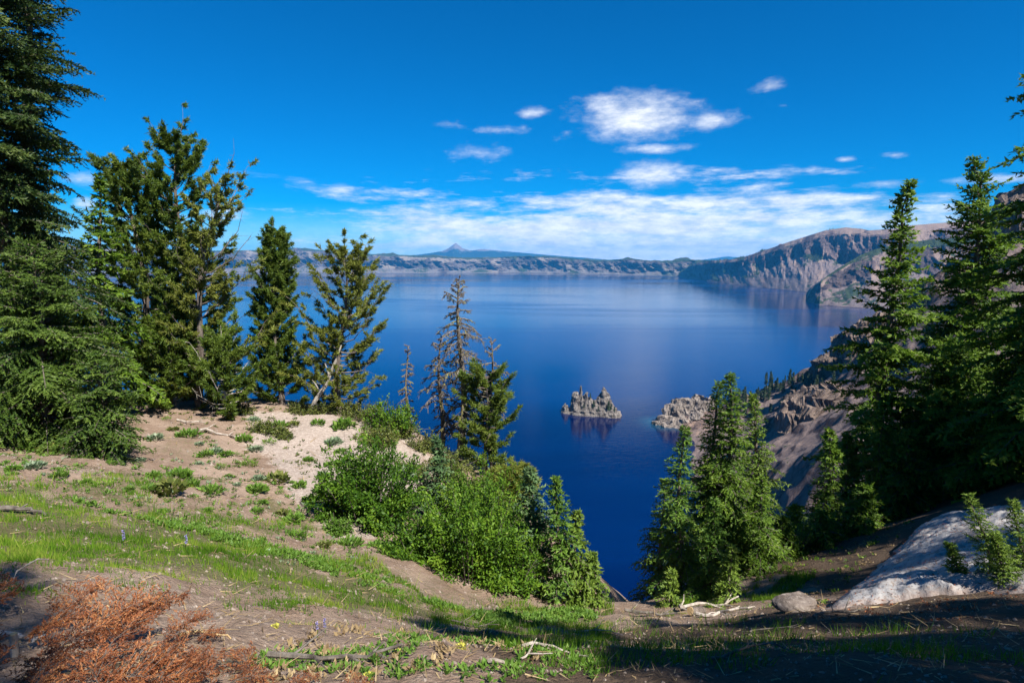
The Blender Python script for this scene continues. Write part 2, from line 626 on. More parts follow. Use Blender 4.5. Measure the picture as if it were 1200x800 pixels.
crest_px = [(-200, 470, 30), (0, 470, 29), (150, 466, 28), (250, 462, 27.5), (340, 468, 28.2), (430, 488, 27.2), (500, 516, 26), (560, 554, 24.6), (600, 592, 22.2),
            (622, 640, 18), (655, 690, 15), (690, 712, 13.4), (760, 714, 13.6), (850, 700, 15), (930, 650, 19.5), (1000, 620, 23.5), (1080, 600, 28), (1200, 540, 31)]
crest = [P(*q)[:2] for q in crest_px]
crest = np.array([(-300, 60), (-80, 36)] + [tuple(c) for c in crest] + [(60, 44), (140, 90), (300, 160)])


def seg_dist(x, y, pl):
    q = np.stack([x, y], -1)
    best = np.full(x.shape, 1e9)
    for a, b in zip(pl[:-1], pl[1:]):
        ab = b - a
        t = np.clip(((q - a) @ ab) / (ab @ ab), 0, 1)
        d = np.linalg.norm(q - (a + t[..., None] * ab), axis=-1)
        best = np.minimum(best, d)
    return best


def ground_z(x, y):
    x, y = np.broadcast_arrays(np.asarray(x, float), np.asarray(y, float))
    z = base_z(x, y)
    s = seg_dist(x, y, crest) * np.where(y > np.interp(x, crest[:, 0], crest[:, 1]), 1, -1)
    s = np.maximum(s, 0)
    k = .95 + .18 * pn(x / 40, y / 40, 9)
    z = z - k * (np.sqrt(s * s + 1.2) - math.sqrt(1.2))
    z = z + np.minimum(s, 60) * .06 * fbm(x / 14, y / 14, 4, 3)
    z = z + .10 * fbm(x / 1.7, y / 1.7, 4, 20) + .028 * fbm(x / .42, y / .42, 3, 30)
    return np.maximum(z, LAKE - 12)


def g1(x, y):
    return float(ground_z(np.array([x]), np.array([y]))[0])


_YS = np.exp(np.linspace(math.log(1.6), math.log(70), 900))


def hit(px, py):
    """where the ray of a photo pixel meets the foreground ground"""
    d = pdir(px, py)
    z = ground_z(d[0] * _YS, _YS)
    below = np.nonzero(d[2] * _YS < z)[0]
    Y = _YS[below[0]] if len(below) else 26.0
    return np.array([d[0] * Y, Y, g1(d[0] * Y, Y)])


def to_px(x, y, z):
    cp, sp = math.cos(PITCH), math.sin(PITCH)
    dep = y * cp - z * sp
    up = y * sp + z * cp
    dep = np.where(dep > .1, dep, .1)
    return 600 + FPX * x / dep, 400 - FPX * up / dep


def in_poly(px, py, poly):
    r = np.zeros(px.shape, bool)
    n = len(poly)
    for i in range(n):
        x0, y0 = poly[i]
        x1, y1 = poly[(i + 1) % n]
        c = ((y0 > py) != (y1 > py))
        r ^= c & (px < (x1 - x0) * (py - y0) / ((y1 - y0) if y1 != y0 else 1e-9) + x0)
    return r


def soft_poly(px, py, poly, soft):
    poly = np.array(poly, float)
    d = seg_dist(px, py, np.vstack([poly, poly[:1]]))
    return sstep(-soft, soft, np.where(in_poly(px, py, poly), d, -d))


GRASS = [(-900, 560), (-200, 552), (0, 560), (60, 578), (130, 604), (230, 616), (330, 644), (420, 668), (480, 702), (560, 716), (690, 713), (700, 726), (600, 738),
         (500, 728), (400, 716), (330, 700), (220, 682), (130, 655), (40, 668), (-200, 690), (-900, 760)]
UPPER = [(-100, 505), (60, 530), (150, 552), (250, 515), (330, 560), (400, 610), (480, 690), (420, 680), (330, 660), (230, 625), (60, 585), (-100, 560)]
PALE = [(296, 486), (330, 468), (400, 480), (500, 520), (545, 560), (500, 590), (440, 580), (392, 625), (360, 600), (330, 560), (300, 525)]
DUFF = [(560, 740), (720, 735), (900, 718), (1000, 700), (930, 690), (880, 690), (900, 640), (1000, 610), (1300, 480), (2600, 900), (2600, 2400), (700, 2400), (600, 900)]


def ground_attr(x, y, z):
    px, py = to_px(x, y, z)
    front = y > 1.0
    wob = 26 * fbm(x / 2.5, y / 2.5, 3, 44)
    ga = soft_poly(px + wob, py + wob * .6 + 14 * fbm(x / .8, y / .8, 3, 47), GRASS, 30)
    ga = np.maximum(ga, .62 * sstep(.0, .35, fbm(x / 1.6, y / 1.6, 4, 53)) * soft_poly(px, py, UPPER, 20))
    ga = np.maximum(ga, .5 * (fbm(x / 3.0, y / 3.0, 3, 50) > .2) * (y < 20) * (px < 720))
    pa = soft_poly(px + wob, py + wob, PALE, 22)
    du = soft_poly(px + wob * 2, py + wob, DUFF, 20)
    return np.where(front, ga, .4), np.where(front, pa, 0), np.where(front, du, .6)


def grid(xs, ys, zf, name, m, attrf=None, smooth=True):
    X, Y = np.meshgrid(xs, ys)
    Z = zf(X, Y)
    V = np.stack([X, Y, Z], -1).reshape(-1, 3)
    nx, ny = len(xs), len(ys)
    i = np.arange(nx * ny).reshape(ny, nx)
    F = np.stack([i[:-1, :-1], i[:-1, 1:], i[1:, 1:], i[1:, :-1]], -1).reshape(-1, 4)
    at = attrf(X, Y, Z) if attrf else None
    return mesh_np(name, V, F, [m], at, smooth)


u = np.linspace(-1, 1, 400)
xs = 340 * np.sinh(5.6 * u) / math.sinh(5.6)
v0 = np.arcsinh(-36 / 330 * math.sinh(5.2)) / 5.2
ys = 5 + 330 * np.sinh(5.2 * np.linspace(v0, 1, 400)) / math.sinh(5.2)
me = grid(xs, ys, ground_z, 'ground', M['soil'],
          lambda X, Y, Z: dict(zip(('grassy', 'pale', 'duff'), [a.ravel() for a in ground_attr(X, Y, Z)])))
struct(obj('ground', me))

# ------------------------------------------------------------------ the crater wall and ridge on the right
ridge_px = [(772, 494, 793), (830, 482, 775), (890, 458, 755), (935, 438, 735), (965, 424, 720), (1000, 395, 700), (1035, 366, 680), (1100, 320, 640), (1190, 262, 600), (1330, 225, 560), (1500, 215, 520)]
ridge = np.array([P(*q) for q in ridge_px])
ridge_xy = np.vstack([[ridge[0, 0] - 40, ridge[0, 1] + 8], ridge[:, :2], [ridge[-1, 0] + 500, ridge[-1, 1] - 60]])
wp = [tuple(r) for r in ridge]
wp += [tuple(P(930, 560, 410)), tuple(P(1000, 500, 440)), tuple(P(880, 520, 585)), tuple(P(1050, 440, 480)), tuple(P(1100, 450, 390)), tuple(P(1190, 400, 380)), tuple(P(1190, 300, 520)),
       tuple(P(940, 500, 530)), tuple(P(1000, 440, 560)), tuple(P(1000, 600, 340)), tuple(P(855, 645, 430)), tuple(P(880, 600, 440)), tuple(P(820, 520, 690)), tuple(P(800, 512, 735)),
       (150, 360, -232), (180, 270, -232), (150, 560, -240), (150, 700, -240), (160, 800, -232), (330, 300, -120), (330, 180, -110), (480, 250, -30), (700, 300, 10), (700, 150, 0), (900, 500, 50), (600, 480, 20)]
wall_b = RBF(wp, 5.0)


def wall_z(x, y):
    x, y = np.broadcast_arrays(np.asarray(x, float), np.asarray(y, float))
    z = wall_b(x, y)
    rx = ridge_xy[::1]
    s = seg_dist(x, y, rx) * np.where(y > np.interp(x, rx[:, 0], rx[:, 1]), 1, -1)
    b = np.maximum(s, 0)
    z = z - 1.15 * b - 0.0 * b
    near = np.exp(-(np.minimum(s, 0) / 48.0) ** 2)
    rd = ridged(x / 75, y / 75, 4, 61, .45)
    z = z + near * (rd - .62) * 10 * sstep(-225, -170, z)
    crag = sstep(.02, .38, fbm(x / 80, y / 80, 3, 62)) * np.exp(-(np.minimum(s, 0) / 110.0) ** 2)
    z = z + crag * (9 + 13 * (ridged(x / 24, y / 24, 4, 64) - .5)) * sstep(-222, -195, z)
    z = z + 2.2 * fbm(x / 22, y / 22, 4, 70) + (ridged(x / 90, y / 120, 3, 66) - .6) * 14 * (1 - near) * sstep(-222, -180, z)
    return np.maximum(z, LAKE - 14)


def wall_attr(X, Y, Z):
    s = seg_dist(X, Y, ridge_xy)
    gy, gx = np.gradient(Z)
    dx = np.gradient(X, axis=1)
    dy = np.gradient(Y, axis=0)
    sl = np.hypot(gx / dx, gy / dy)
    n = fbm(X / 60, Y / 60, 4, 81)
    tal = sstep(1.25, .75, sl) * sstep(24, 60, s + 20 * n)
    veg = .62 * sstep(.0, .5, n + .1 - .006 * s) * sstep(1.3, .7, sl) * sstep(LAKE, LAKE + 20, Z)
    veg = np.maximum(veg, .6 * sstep(.25, .6, fbm(X / 35, Y / 35, 3, 85)) * sstep(1.1, .6, sl) * (s > 60))
    pale = .5 * sstep(-150, -215, Z) * (s < 60)
    return {'veg': veg.ravel(), 'talus': tal.ravel(), 'pale': pale.ravel()}


xs2 = np.concatenate([np.linspace(140, 500, 260), np.linspace(506, 900, 50)])
ys2 = np.linspace(200, 860, 330)
struct(obj('crater_wall', grid(xs2, ys2, wall_z, 'crater_wall', M['wall'], wall_attr)))


# ------------------------------------------------------------------ far rim of the crater, built as shore line, wall and plateau
def lake_Y(py):
    return LAKE / pdir(600, py)[2]


def strip(name, cols, basex, basey, crestx, cresty, slope, ncol, nrow, nplat, amp, seed, plat_len, sc, wm='rim', cl0=.38, hz0=.70, bare=0.0):
    px = np.linspace(cols[0], cols[1], ncol)
    by = np.interp(px, basex, basey)
    cyy = np.interp(px, crestx, cresty)
    d0 = np.array([pdir(a, b) for a, b in zip(px, by)])
    Yb = LAKE / d0[:, 2]
    dc = np.array([pdir(a, b) for a, b in zip(px, cyy)])
    # crest distance so that the wall has the wanted mean slope
    Yc = Yb.copy()
    for _ in range(30):
        hgt = dc[:, 2] * Yc - LAKE
        Yc = Yb + np.maximum(hgt, 5) / slope
    zc = dc[:, 2] * Yc
    xw = d0[:, 0]
    rows = np.linspace(-.06, 1, nrow)
    V, A = [], []
    arc = np.cumsum(np.r_[0, np.hypot(np.diff(xw * Yb), np.diff(Yb))])
    for r in rows:
        rr = max(r, 0)
        cl = cl0 + .24 * pn(arc / (520 * sc), np.full(ncol, seed * 1.7), seed)      # where the cliffs begin
        hz = np.where(rr < cl, rr / cl * hz0, hz0 + (rr - cl) / (1 - cl) * (1 - hz0))
        if bare:
            q_ = np.clip((rr - cl) / np.maximum(.88 - cl, .05), 0, 1)
            hz = np.where(rr < cl, rr / cl * .68, np.where(rr < .88, .68 + .12 * q_, .80 + (rr - .88) / .12 * .20))
        Y = Yb + (Yc - Yb) * hz
        z = LAKE + (zc - LAKE) * rr
        if r < 0:
            Y = Yb + (Yc - Yb) * r
            z = np.full(ncol, LAKE - 30.0)
        env = math.sin(math.pi * min(rr, 1) ** .8) if r > 0 else 0
        env = env * .9 + .18 * (r > 0)
        hgt = zc - LAKE
        dd = (ridged(arc / (300 * sc), np.full(ncol, rr * .9) + hgt / 900, 5, seed + 3) - .6) * amp * env * np.clip(hgt / 220, .15, 1.6)
        dd = dd * np.where(rr < cl, .30 + .7 * sstep(.72, 1.0, rr / np.maximum(cl, .01)), 1.0)
        dd = dd + fbm(arc / (110 * sc) + rr * 1.2, rr * hgt / (110 * sc), 5, seed + 9) * amp * .27 * env
        Y = Y - dd * 1.0
        V.append(np.c_[xw * Y, Y, z])
        steep = (rr > cl) * 1.0
        n = fbm(arc / (210 * sc), np.full(ncol, rr * 2.6), 4, seed + 21)
        veg = np.clip(.34 + .62 * n + (.40 - bare) * (rr > .93) - .34 * steep * (rr < .88) - .12 * (bare > 0) + .22 * (bare > 0) * sstep(930, 850, px) * .4, 0, 1)
        tal = np.clip(.9 - 1.5 * steep * np.ones(ncol) + .7 * n, 0, 1)
        pal = np.clip(.24 + .95 * fbm(arc / (260 * sc), np.full(ncol, rr * 1.7 + 4), 3, seed + 33) - .28 * (rr < .45), 0, 1)
        if bare:
            tb = (rr > .91) * sstep(885, 925, px) * (.55 + .6 * n)
            veg = np.clip(veg - tb + (.9 * (rr > .985) * (n > .0)), 0, 1)
            pal = np.clip(pal + tb, 0, 1)
        else:
            veg = np.clip(veg + .30 * sstep(.55, .85, rr), 0, 1)
        A.append((veg * (r > .03), tal, pal))
    for j in range(1, nplat + 1):
        q = j / nplat
        Y = Yc + plat_len * q ** 1.3
        z = zc - (zc - LAKE) * .18 * q + amp * .18 * fbm(arc / (260 * sc), np.full(ncol, q * 3.0), 4, seed + 40) * (1 - .5 * q)
        V.append(np.c_[xw * Y, Y, z])
        n = fbm(arc / (180 * sc), np.full(ncol, q * 5), 3, seed + 50)
        b_ = bare * sstep(890, 930, px)
        A.append((np.clip(.62 - .75 * b_ + .55 * n, 0, 1), np.full(ncol, .6), np.clip(.45 + .4 * b_ - .5 * n, 0, 1)))
    for q in (0, 1):
        pass
    V = np.array(V)
    nr = len(V)
    i = np.arange(nr * ncol).reshape(nr, ncol)
    F = np.stack([i[:-1, :-1], i[:-1, 1:], i[1:, 1:], i[1:, :-1]], -1).reshape(-1, 4)
    at = {k: np.concatenate([a[t] for a in A]) for t, k in enumerate(('veg', 'talus', 'pale'))}
    me = mesh_np(name, V.reshape(-1, 3), F, [M[wm]], at, False)
    struct(obj(name, me))
    return V, np.array([a[0] for a in A])


strip('far_crater_rim', (-500, 900), [-500, 0, 300, 600, 700, 760, 840, 900], [323, 321.5, 320.5, 319.5, 321.5, 323, 325, 326],
      [-500, 0, 120, 230, 300, 345, 390, 430, 480, 540, 575, 605, 640, 670, 700, 722, 737, 760, 785, 797, 815, 845, 900],
      [288, 286, 288, 294, 293, 290, 294, 297.5, 299, 301.5, 302, 300, 300.5, 302.5, 305.5, 304, 302.5, 305.5, 307, 305, 304.5, 305.5, 306], .62, 900, 44, 8, 270, 4, 2600, 1.5, 'farrim', .20, .42)
Vb, Ab = strip('right_crater_rim', (796, 1700), [796, 833, 890, 950, 1060, 1200, 1400, 1700], [324.5, 330, 336.5, 343, 352, 356, 356, 350],
               [796, 812, 833, 856, 868, 885, 900, 922, 945, 962, 985, 1003, 1012, 1040, 1060, 1110, 1160, 1230, 1400, 1700],
               [320, 309, 305.5, 304, 302, 296, 291, 283, 275.5, 270, 266.5, 268, 270, 268, 264, 260, 256, 262, 240, 230], .50, 560, 120, 14, 100, 14, 1500, .9, 'rim', .56, .76, .6)
strip('right_headland', (944, 1700), [944, 960, 1010, 1060, 1200, 1700], [353.5, 357.5, 361, 364, 372, 380],
      [944, 948, 955, 968, 985, 1003, 1020, 1045, 1080, 1110, 1160, 1300, 1700], [353, 344, 334, 322, 311, 299, 292, 286, 281, 279, 276, 262, 230], .74, 420, 100, 8, 66, 24, 700, .55, 'rim', .5, .72)

# mountains beyond the rim
def mountain(name, px, base_w, ppx, D, label):
    n, k = 150, 40
    us = np.linspace(-1, 1, 2 * n)
    vs = np.linspace(-1, 1, k)
    X, Yy = np.meshgrid(us, vs)
    prof = np.interp(us * base_w + px, ppx[0], ppx[1])
    top = np.array([pdir(px, p)[2] * D for p in prof])
    z0 = -420.0
    Z = z0 + (top[None] - z0) * (1 - np.abs(vs)[:, None]) ** 1.25
    Z = Z + 46 * ridged(X * 9, Yy * 3.5 + px, 4, 7) * (1 - np.abs(Yy)) * (np.abs(vs)[:, None] > .03)
    Xw = (px - 600 + us * base_w)[None] / FPX * D + 0 * Z
    Yw = D + vs[:, None] * 2600 + 0 * Z
    V = np.stack([Xw, Yw, Z], -1).reshape(-1, 3)
    i = np.arange(V.shape[0]).reshape(k, 2 * n)
    F = np.stack([i[:-1, :-1], i[:-1, 1:], i[1:, 1:], i[1:, :-1]], -1).reshape(-1, 4)
    o = obj(name, mesh_np(name, V, F, [M['mountain']], None, True))
    struct(o)
    o['label'] = label
    return o


mountain('mountain', 560, 180, ([380, 440, 490, 505, 520, 527, 532, 535, 538, 543, 552, 566, 590, 640, 690, 740], [306, 301, 298, 296, 293.2, 289.8, 285.8, 283.5, 286, 290, 292.8, 291, 293.5, 298, 302, 307]), 21000,
         'distant blue peak with a pale pointed summit beyond the far rim')
mountain('mountain', 430, 150, ([280, 330, 395, 415, 423, 440, 480, 580], [306, 301, 298, 296, 294.5, 298, 300, 306]), 25000, 'pale far ridge left of the pointed peak')
mountain('mountain', 860, 80, ([780, 820, 850, 880, 940], [308, 304.5, 300, 303, 308]), 24000, 'low blue hill above the rim beside the right cliffs')

# the lake
th = np.linspace(0, 2 * np.pi, 97)[:-1]
ncx, ncy = 1500.0, 4300.0
xs3 = np.linspace(-11000, 9000, 61)
ys3 = np.concatenate([np.linspace(90, 1200, 40), np.linspace(1300, 11800, 50)])
xs3 = np.sort(np.concatenate([xs3, np.linspace(-60, 300, 46)]))


def lake_attr(X, Y, Z):
    c = P(772, 496, 790)
    d = np.hypot(X - c[0] - 6, Y - c[1])
    s = np.exp(-(np.maximum(d - 14, 0) / 16.0) ** 2) * .55
    return {'shallow': s.ravel()}


struct(obj('lake', grid(xs3, ys3, lambda X, Y: np.full(X.shape, LAKE), 'lake', M['water'], lake_attr)))


# ------------------------------------------------------------------ rock masses
def rock_mass(name, spires, w, d, m, seed, nx=130, ny=90, rough=1.0, cell=4.0, floor=-6.0, wide=1.3, swy=1.0):
    xs = np.linspace(-w, w, nx)
    ys = np.linspace(-d, d, ny)
    X, Y = np.meshgrid(xs, ys)
    Xn = X + fbm(X / cell * .6, Y / cell * .6, 4, seed) * cell * .5 * rough
    Yn = Y + fbm(X / cell * .6, Y / cell * .6, 4, seed + 5) * cell * .5 * rough
    Z = np.full(X.shape, floor)
    for (sx, sy, rx, ry, h, p) in spires:
        r = np.sqrt(((Xn - sx) / (rx * wide)) ** 2 + ((Yn - sy) / (ry * wide)) ** 2)
        Z = np.maximum(Z, floor + (h - floor) * np.clip(1 - r ** p, 0, 1) ** .8)
    up = sstep(floor, floor + 8, Z)
    Z = Z + up * (ridged(X / (cell * 1.1), Y / (cell * 1.1), 4, seed + 9) - .62) * cell * .9 * rough + up * (ridged(X / (cell * .4), Y / (cell * .4), 3, seed + 15) - .6) * cell * .4 + up * fbm(X / 1.3, Y / 1.3, 2, seed + 12) * .4
    led = cell * .9
    Z = Z + up * .22 * led * np.sin(2 * np.pi * (Z + 2.5 * fbm(X / cell * .3, Y / cell * .3, 2, seed + 20)) / led)
    sway = sstep(floor + 2, floor + 12, Z)
    Xd = X + sway * cell * swy * (.55 * fbm((Y + 31) / cell * .7, Z / cell * .9, 4, seed + 30) + .3 * (ridged(Z / cell * 1.1, X / cell * .5, 3, seed + 31) - .6))
    Yd = Y + sway * cell * swy * (.55 * fbm((X - 17) / cell * .7, Z / cell * .9, 4, seed + 34) + .45 * (ridged(Z / cell * .9 + .3 * X / cell, X / cell * .6, 3, seed + 36) - .6))
    V = np.stack([Xd, Yd, Z], -1).reshape(-1, 3)
    i = np.arange(nx * ny).reshape(ny, nx)
    F = np.stack([i[:-1, :-1], i[:-1, 1:], i[1:, 1:], i[1:, :-1]], -1).reshape(-1, 4)
    keep = Z.reshape(-1)[F].max(1) > floor + .01
    return mesh_np(name, V, F[keep], [m], None, False)


ic = P(693, 487, 836)
k = 836 / FPX * 1.0
SP = [(-32 * k, 0, 5.5 * k, 7, 10 * k * 1.0, 2.5), (-27 * k, 1, 5 * k, 7, 5 * k, 2), (-20 * k, 2, 5.5 * k, 9, 26 * k, 3.2), (-16.5 * k, 4, 5 * k, 8, 22 * k, 3), (-13.5 * k, 3, 2.2 * k, 3.4, 33.5 * k, 4.5),
      (-10.5 * k, 4, 4 * k, 8, 21 * k, 3), (-6.5 * k, 3, 3.2 * k, 7, 26 * k, 2.4), (-2 * k, 4, 6 * k, 10, 19 * k, 2.5), (4 * k, 4, 6 * k, 10, 17 * k, 2.2), (10 * k, 8, 5.5 * k, 10, 25 * k, 2.5),
      (14 * k, 6, 5.2 * k, 9, 32 * k, 2.2), (18 * k, 8, 5 * k, 9, 27 * k, 2.0), (22 * k, 5, 6 * k, 9, 18 * k, 2), (27 * k, 2, 6 * k, 8, 11 * k, 2), (32 * k, 0, 5 * k, 7, 6.5 * k, 2), (-5 * k, -6, 24 * k, 9, 7 * k, 3), (18 * k, -5, 17 * k, 10, 8 * k, 3)]
isl = thing('rock_island', 'jagged pale rock island with spires standing alone in the blue lake', 'island', (ic[0], 836, LAKE), -.28)
isl_rock = obj('rock', rock_mass('rock', SP, 50, 24, M['island'], 3, 220, 110, .7, 5.0, -6.0, 1.15, .5), isl)

cp = P(772, 495, 790)
cape = thing('rock_outcrop', 'pale crag at the tip of the point, meeting the water', 'rock outcrop', (cp[0] + 18, 788, LAKE))
obj('rock', rock_mass('rock', [(-14, 0, 12, 10, 13, 2.2), (-2, 3, 12, 12, 25, 2.4), (10, 4, 12, 12, 32, 2.6), (22, 4, 14, 14, 35, 2.4), (36, 2, 14, 14, 38, 2.4), (48, 0, 12, 12, 36, 2.4), (14, -10, 30, 16, 12, 2), (34, -8, 20, 16, 22, 2)],
                      66, 32, M['cape'], 41, 150, 80, .9, 8.0), cape)


def on_wall(px, py):
    d = pdir(px, py)
    Y = np.linspace(300, 860, 1500)
    z = wall_z(d[0] * Y, Y)
    b = np.nonzero(d[2] * Y < z)[0]
    Y = Y[b[0]] if len(b) else 740.0
    return d * Y


for (px, py, sp, w, d, lab, seed) in [
    (954, 486, [(-12, 0, 14, 16, 24, 3), (2, 2, 17, 17, 38, 3.2), (16, 4, 14, 16, 44, 3), (30, 8, 16, 16, 40, 2.6), (8, 16, 34, 20, 36, 2.5), (38, 16, 22, 20, 34, 2.2)], 72, 48,
     'big blocky brown outcrop above the grey scree slope', 52),
    (973, 430, [(0, 0, 11, 10, 30, 2.8), (7, 2, 9, 9, 24, 2.4), (-8, 1, 8, 8, 17, 2.4), (15, 0, 10, 9, 15, 2)], 34, 22, 'dark knob of rock on the ridge line against the lake', 58),
    (1014, 398, [(0, 0, 16, 14, 36, 2.4), (18, 2, 18, 15, 52, 2.4), (34, 4, 18, 15, 66, 2.2), (-12, 0, 12, 12, 18, 2.2)], 62, 34, 'stepped brown crag on the ridge left of the tall hemlocks', 63),
    (1206, 262, [(0, 0, 20, 20, 50, 3), (-11, 0, 10, 12, 26, 3), (18, 0, 22, 20, 58, 3), (40, 4, 26, 20, 62, 2.6)], 74, 36, 'dark cliff tower rising above the trees', 67),
    (905, 500, [(0, 0, 10, 10, 16, 2.4), (9, 3, 9, 9, 22, 2.6)], 26, 20, 'small rock fin on the scree below the wooded ridge', 71)]:
    q = on_wall(px, py)
    zb = float(wall_z(np.array([q[0]]), np.array([q[1] + 6]))[0])
    o = thing('rock_outcrop', lab, 'rock outcrop', (q[0], q[1] + 6, zb - 4), -.55)
    sp = [(a, b_, c_ * 1.0, d_, h * (.72 if seed == 52 else .7), e_) for a, b_, c_, d_, h, e_ in sp]
    obj('rock', rock_mass('rock', sp, w, d, M['outcrop'], seed, 110, 80, .9, 9.0, -14.0), o)


# ------------------------------------------------------------------ conifers
def trunk_mesh(H, r0, bend, seed, m, k=9, n=14, extra=None, nod=0.0):
    r = np.random.default_rng(seed)
    t = np.linspace(0, 1, n)
    pts = np.c_[bend[0] * t ** 1.6 * H + .015 * H * np.sin(t * 7 + seed), bend[1] * t ** 1.6 * H + .012 * H * np.cos(t * 6 + seed), t * H - .35 * (t == 0)]
    pts[:, 0] -= pts[0, 0]
    pts[:, 1] -= pts[0, 1]
    if nod:
        pts[-1, 0] += H * nod * r.uniform(-1, 1)
        pts[-1, 1] += H * nod * r.uniform(-1, 1)
        pts[-1, 2] -= H * nod * .35
    mb = MB()
    mb.tube(pts, r0 * (1 - t) ** .85 + .012, k)
    if extra:
        extra(mb)
    return mb, pts, t


def conifer(seed, H, R, nb=150, t0=.03, top=.9, e_bot=-.25, e_top=.75, droop=.22, tw=.085, twl=.40, bsp=.045, bl=.13, bw=.045, r0=None, bend=(0, 0), power=.85, gaps=0.0, wild=.2, m='hemlock', prof=None, bend_tip=0.0):
    """returns (trunk mesh, crown mesh)"""
    r = np.random.default_rng(seed)
    r0 = r0 or H * .016
    mb, tp, tt = trunk_mesh(H, r0, bend, seed, M['bark'], nod=.028 if 'fir' not in m else .006)
    nb = int(nb * 1.25)
    i = np.arange(nb)
    t = t0 + (1 - t0) * ((i + r.random(nb)) / nb) ** .92
    az = i * 2.39996 + r.normal(0, .5, nb)
    pf = prof(t) if prof else (1 - t) ** power
    L = 1.18 * R * (pf * (1 - .35 * np.exp(-((t - t0) / .10) ** 2))) * r.uniform(1 - wild * 1.7, 1 + wild, nb) + R * .05
    # whole sectors shorter or longer so the outline is uneven
    L = L * (1 + .38 * pn(az * .9 / 1.0, t * 9, seed % 60) + .22 * pn(az * 2, t * 22, (seed + 7) % 60))
    L = np.maximum(L, .05 * R)
    if gaps:
        L = np.where(r.random(nb) < gaps, L * .35, L)
    el = e_bot + (e_top - e_bot) * t ** 1.5 + r.normal(0, .11, nb)
    base = np.c_[np.interp(t, tt, tp[:, 0]), np.interp(t, tt, tp[:, 1]), np.interp(t, tt, tp[:, 2])]
    dh = np.c_[np.cos(az), np.sin(az), 0 * az]
    te = np.tan(el)
    dr = droop * r.uniform(.5, 1.5, nb) * (1 - .6 * t)
    clump = r.random(nb)
    for j in range(nb):
        if L[j] > .35:
            s = np.array([0, .35, .7, .95])
            q = base[j] + dh[j] * (L[j] * s)[:, None]
            q[:, 2] += L[j] * (te[j] * s - dr[j] * s * s)
            mb.tube(q, np.array([.022, .014, .008, .004]) * (.5 + L[j] * .5), 3)
    n = np.maximum((L / tw).astype(int), 4)
    b = np.repeat(np.arange(nb), n)
    off = np.concatenate([np.arange(q) for q in n])
    s = np.clip((off + r.uniform(.2, .8, len(b))) / n[b], 0, 1)
    s = .10 + .90 * s
    sign = np.where(off % 2 == 0, 1.0, -1.0)
    Lb = L[b]
    bp = base[b] + dh[b] * (Lb * s)[:, None]
    bp[:, 2] += Lb * (te[b] * s - dr[b] * s * s)
    tg = nrm(np.c_[dh[b][:, 0], dh[b][:, 1], te[b] - 2 * dr[b] * s])
    side = np.c_[-dh[b][:, 1], dh[b][:, 0], 0 * s] * sign[:, None]
    A = r.normal(.95, .22, len(b)) * (1 - .8 * (s > .93))
    td = nrm(tg * np.cos(A)[:, None] + side * np.sin(A)[:, None] + np.c_[0 * s, 0 * s, r.normal(-.10, .16, len(b))])
    l = (twl * Lb * (1.02 - s) ** .75 * sstep(.0, .35, s) + .07 + .02 * H / 10) * r.uniform(.6, 1.25, len(b))
    nbld = np.maximum((l / (bsp * .62)).astype(int), 4)
    c = np.repeat(np.arange(len(b)), nbld)
    o2 = np.concatenate([np.arange(q) for q in nbld])
    q = (o2 + r.random(len(c))) / nbld[c]
    lc = l[c]
    pb = bp[c] + td[c] * (lc * q)[:, None]
    pb[:, 2] -= .30 * lc * q * q
    D = td[c] * .8 + r.normal(0, .42, (len(c), 3))
    D[:, 2] += .02
    N = .6 * dh[b][c] + np.c_[r.normal(0, .4, len(c)), r.normal(0, .4, len(c)), np.full(len(c), .75)]
    tip = np.clip(s[c] * .6 + q * .4, 0, 1)
    tint = np.clip(.06 + .52 * tip ** 1.5 + .30 * clump[b][c] + r.normal(0, .14, len(c)), 0, 1)  # sunlit bough tips put into the tint, darker towards the trunk
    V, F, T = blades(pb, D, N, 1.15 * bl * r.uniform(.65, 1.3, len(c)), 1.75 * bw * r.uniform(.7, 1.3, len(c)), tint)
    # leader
    return mb.mesh('trunk', M['bark']), mesh_np('crown', V, F, [M[m]], {'tint': T})


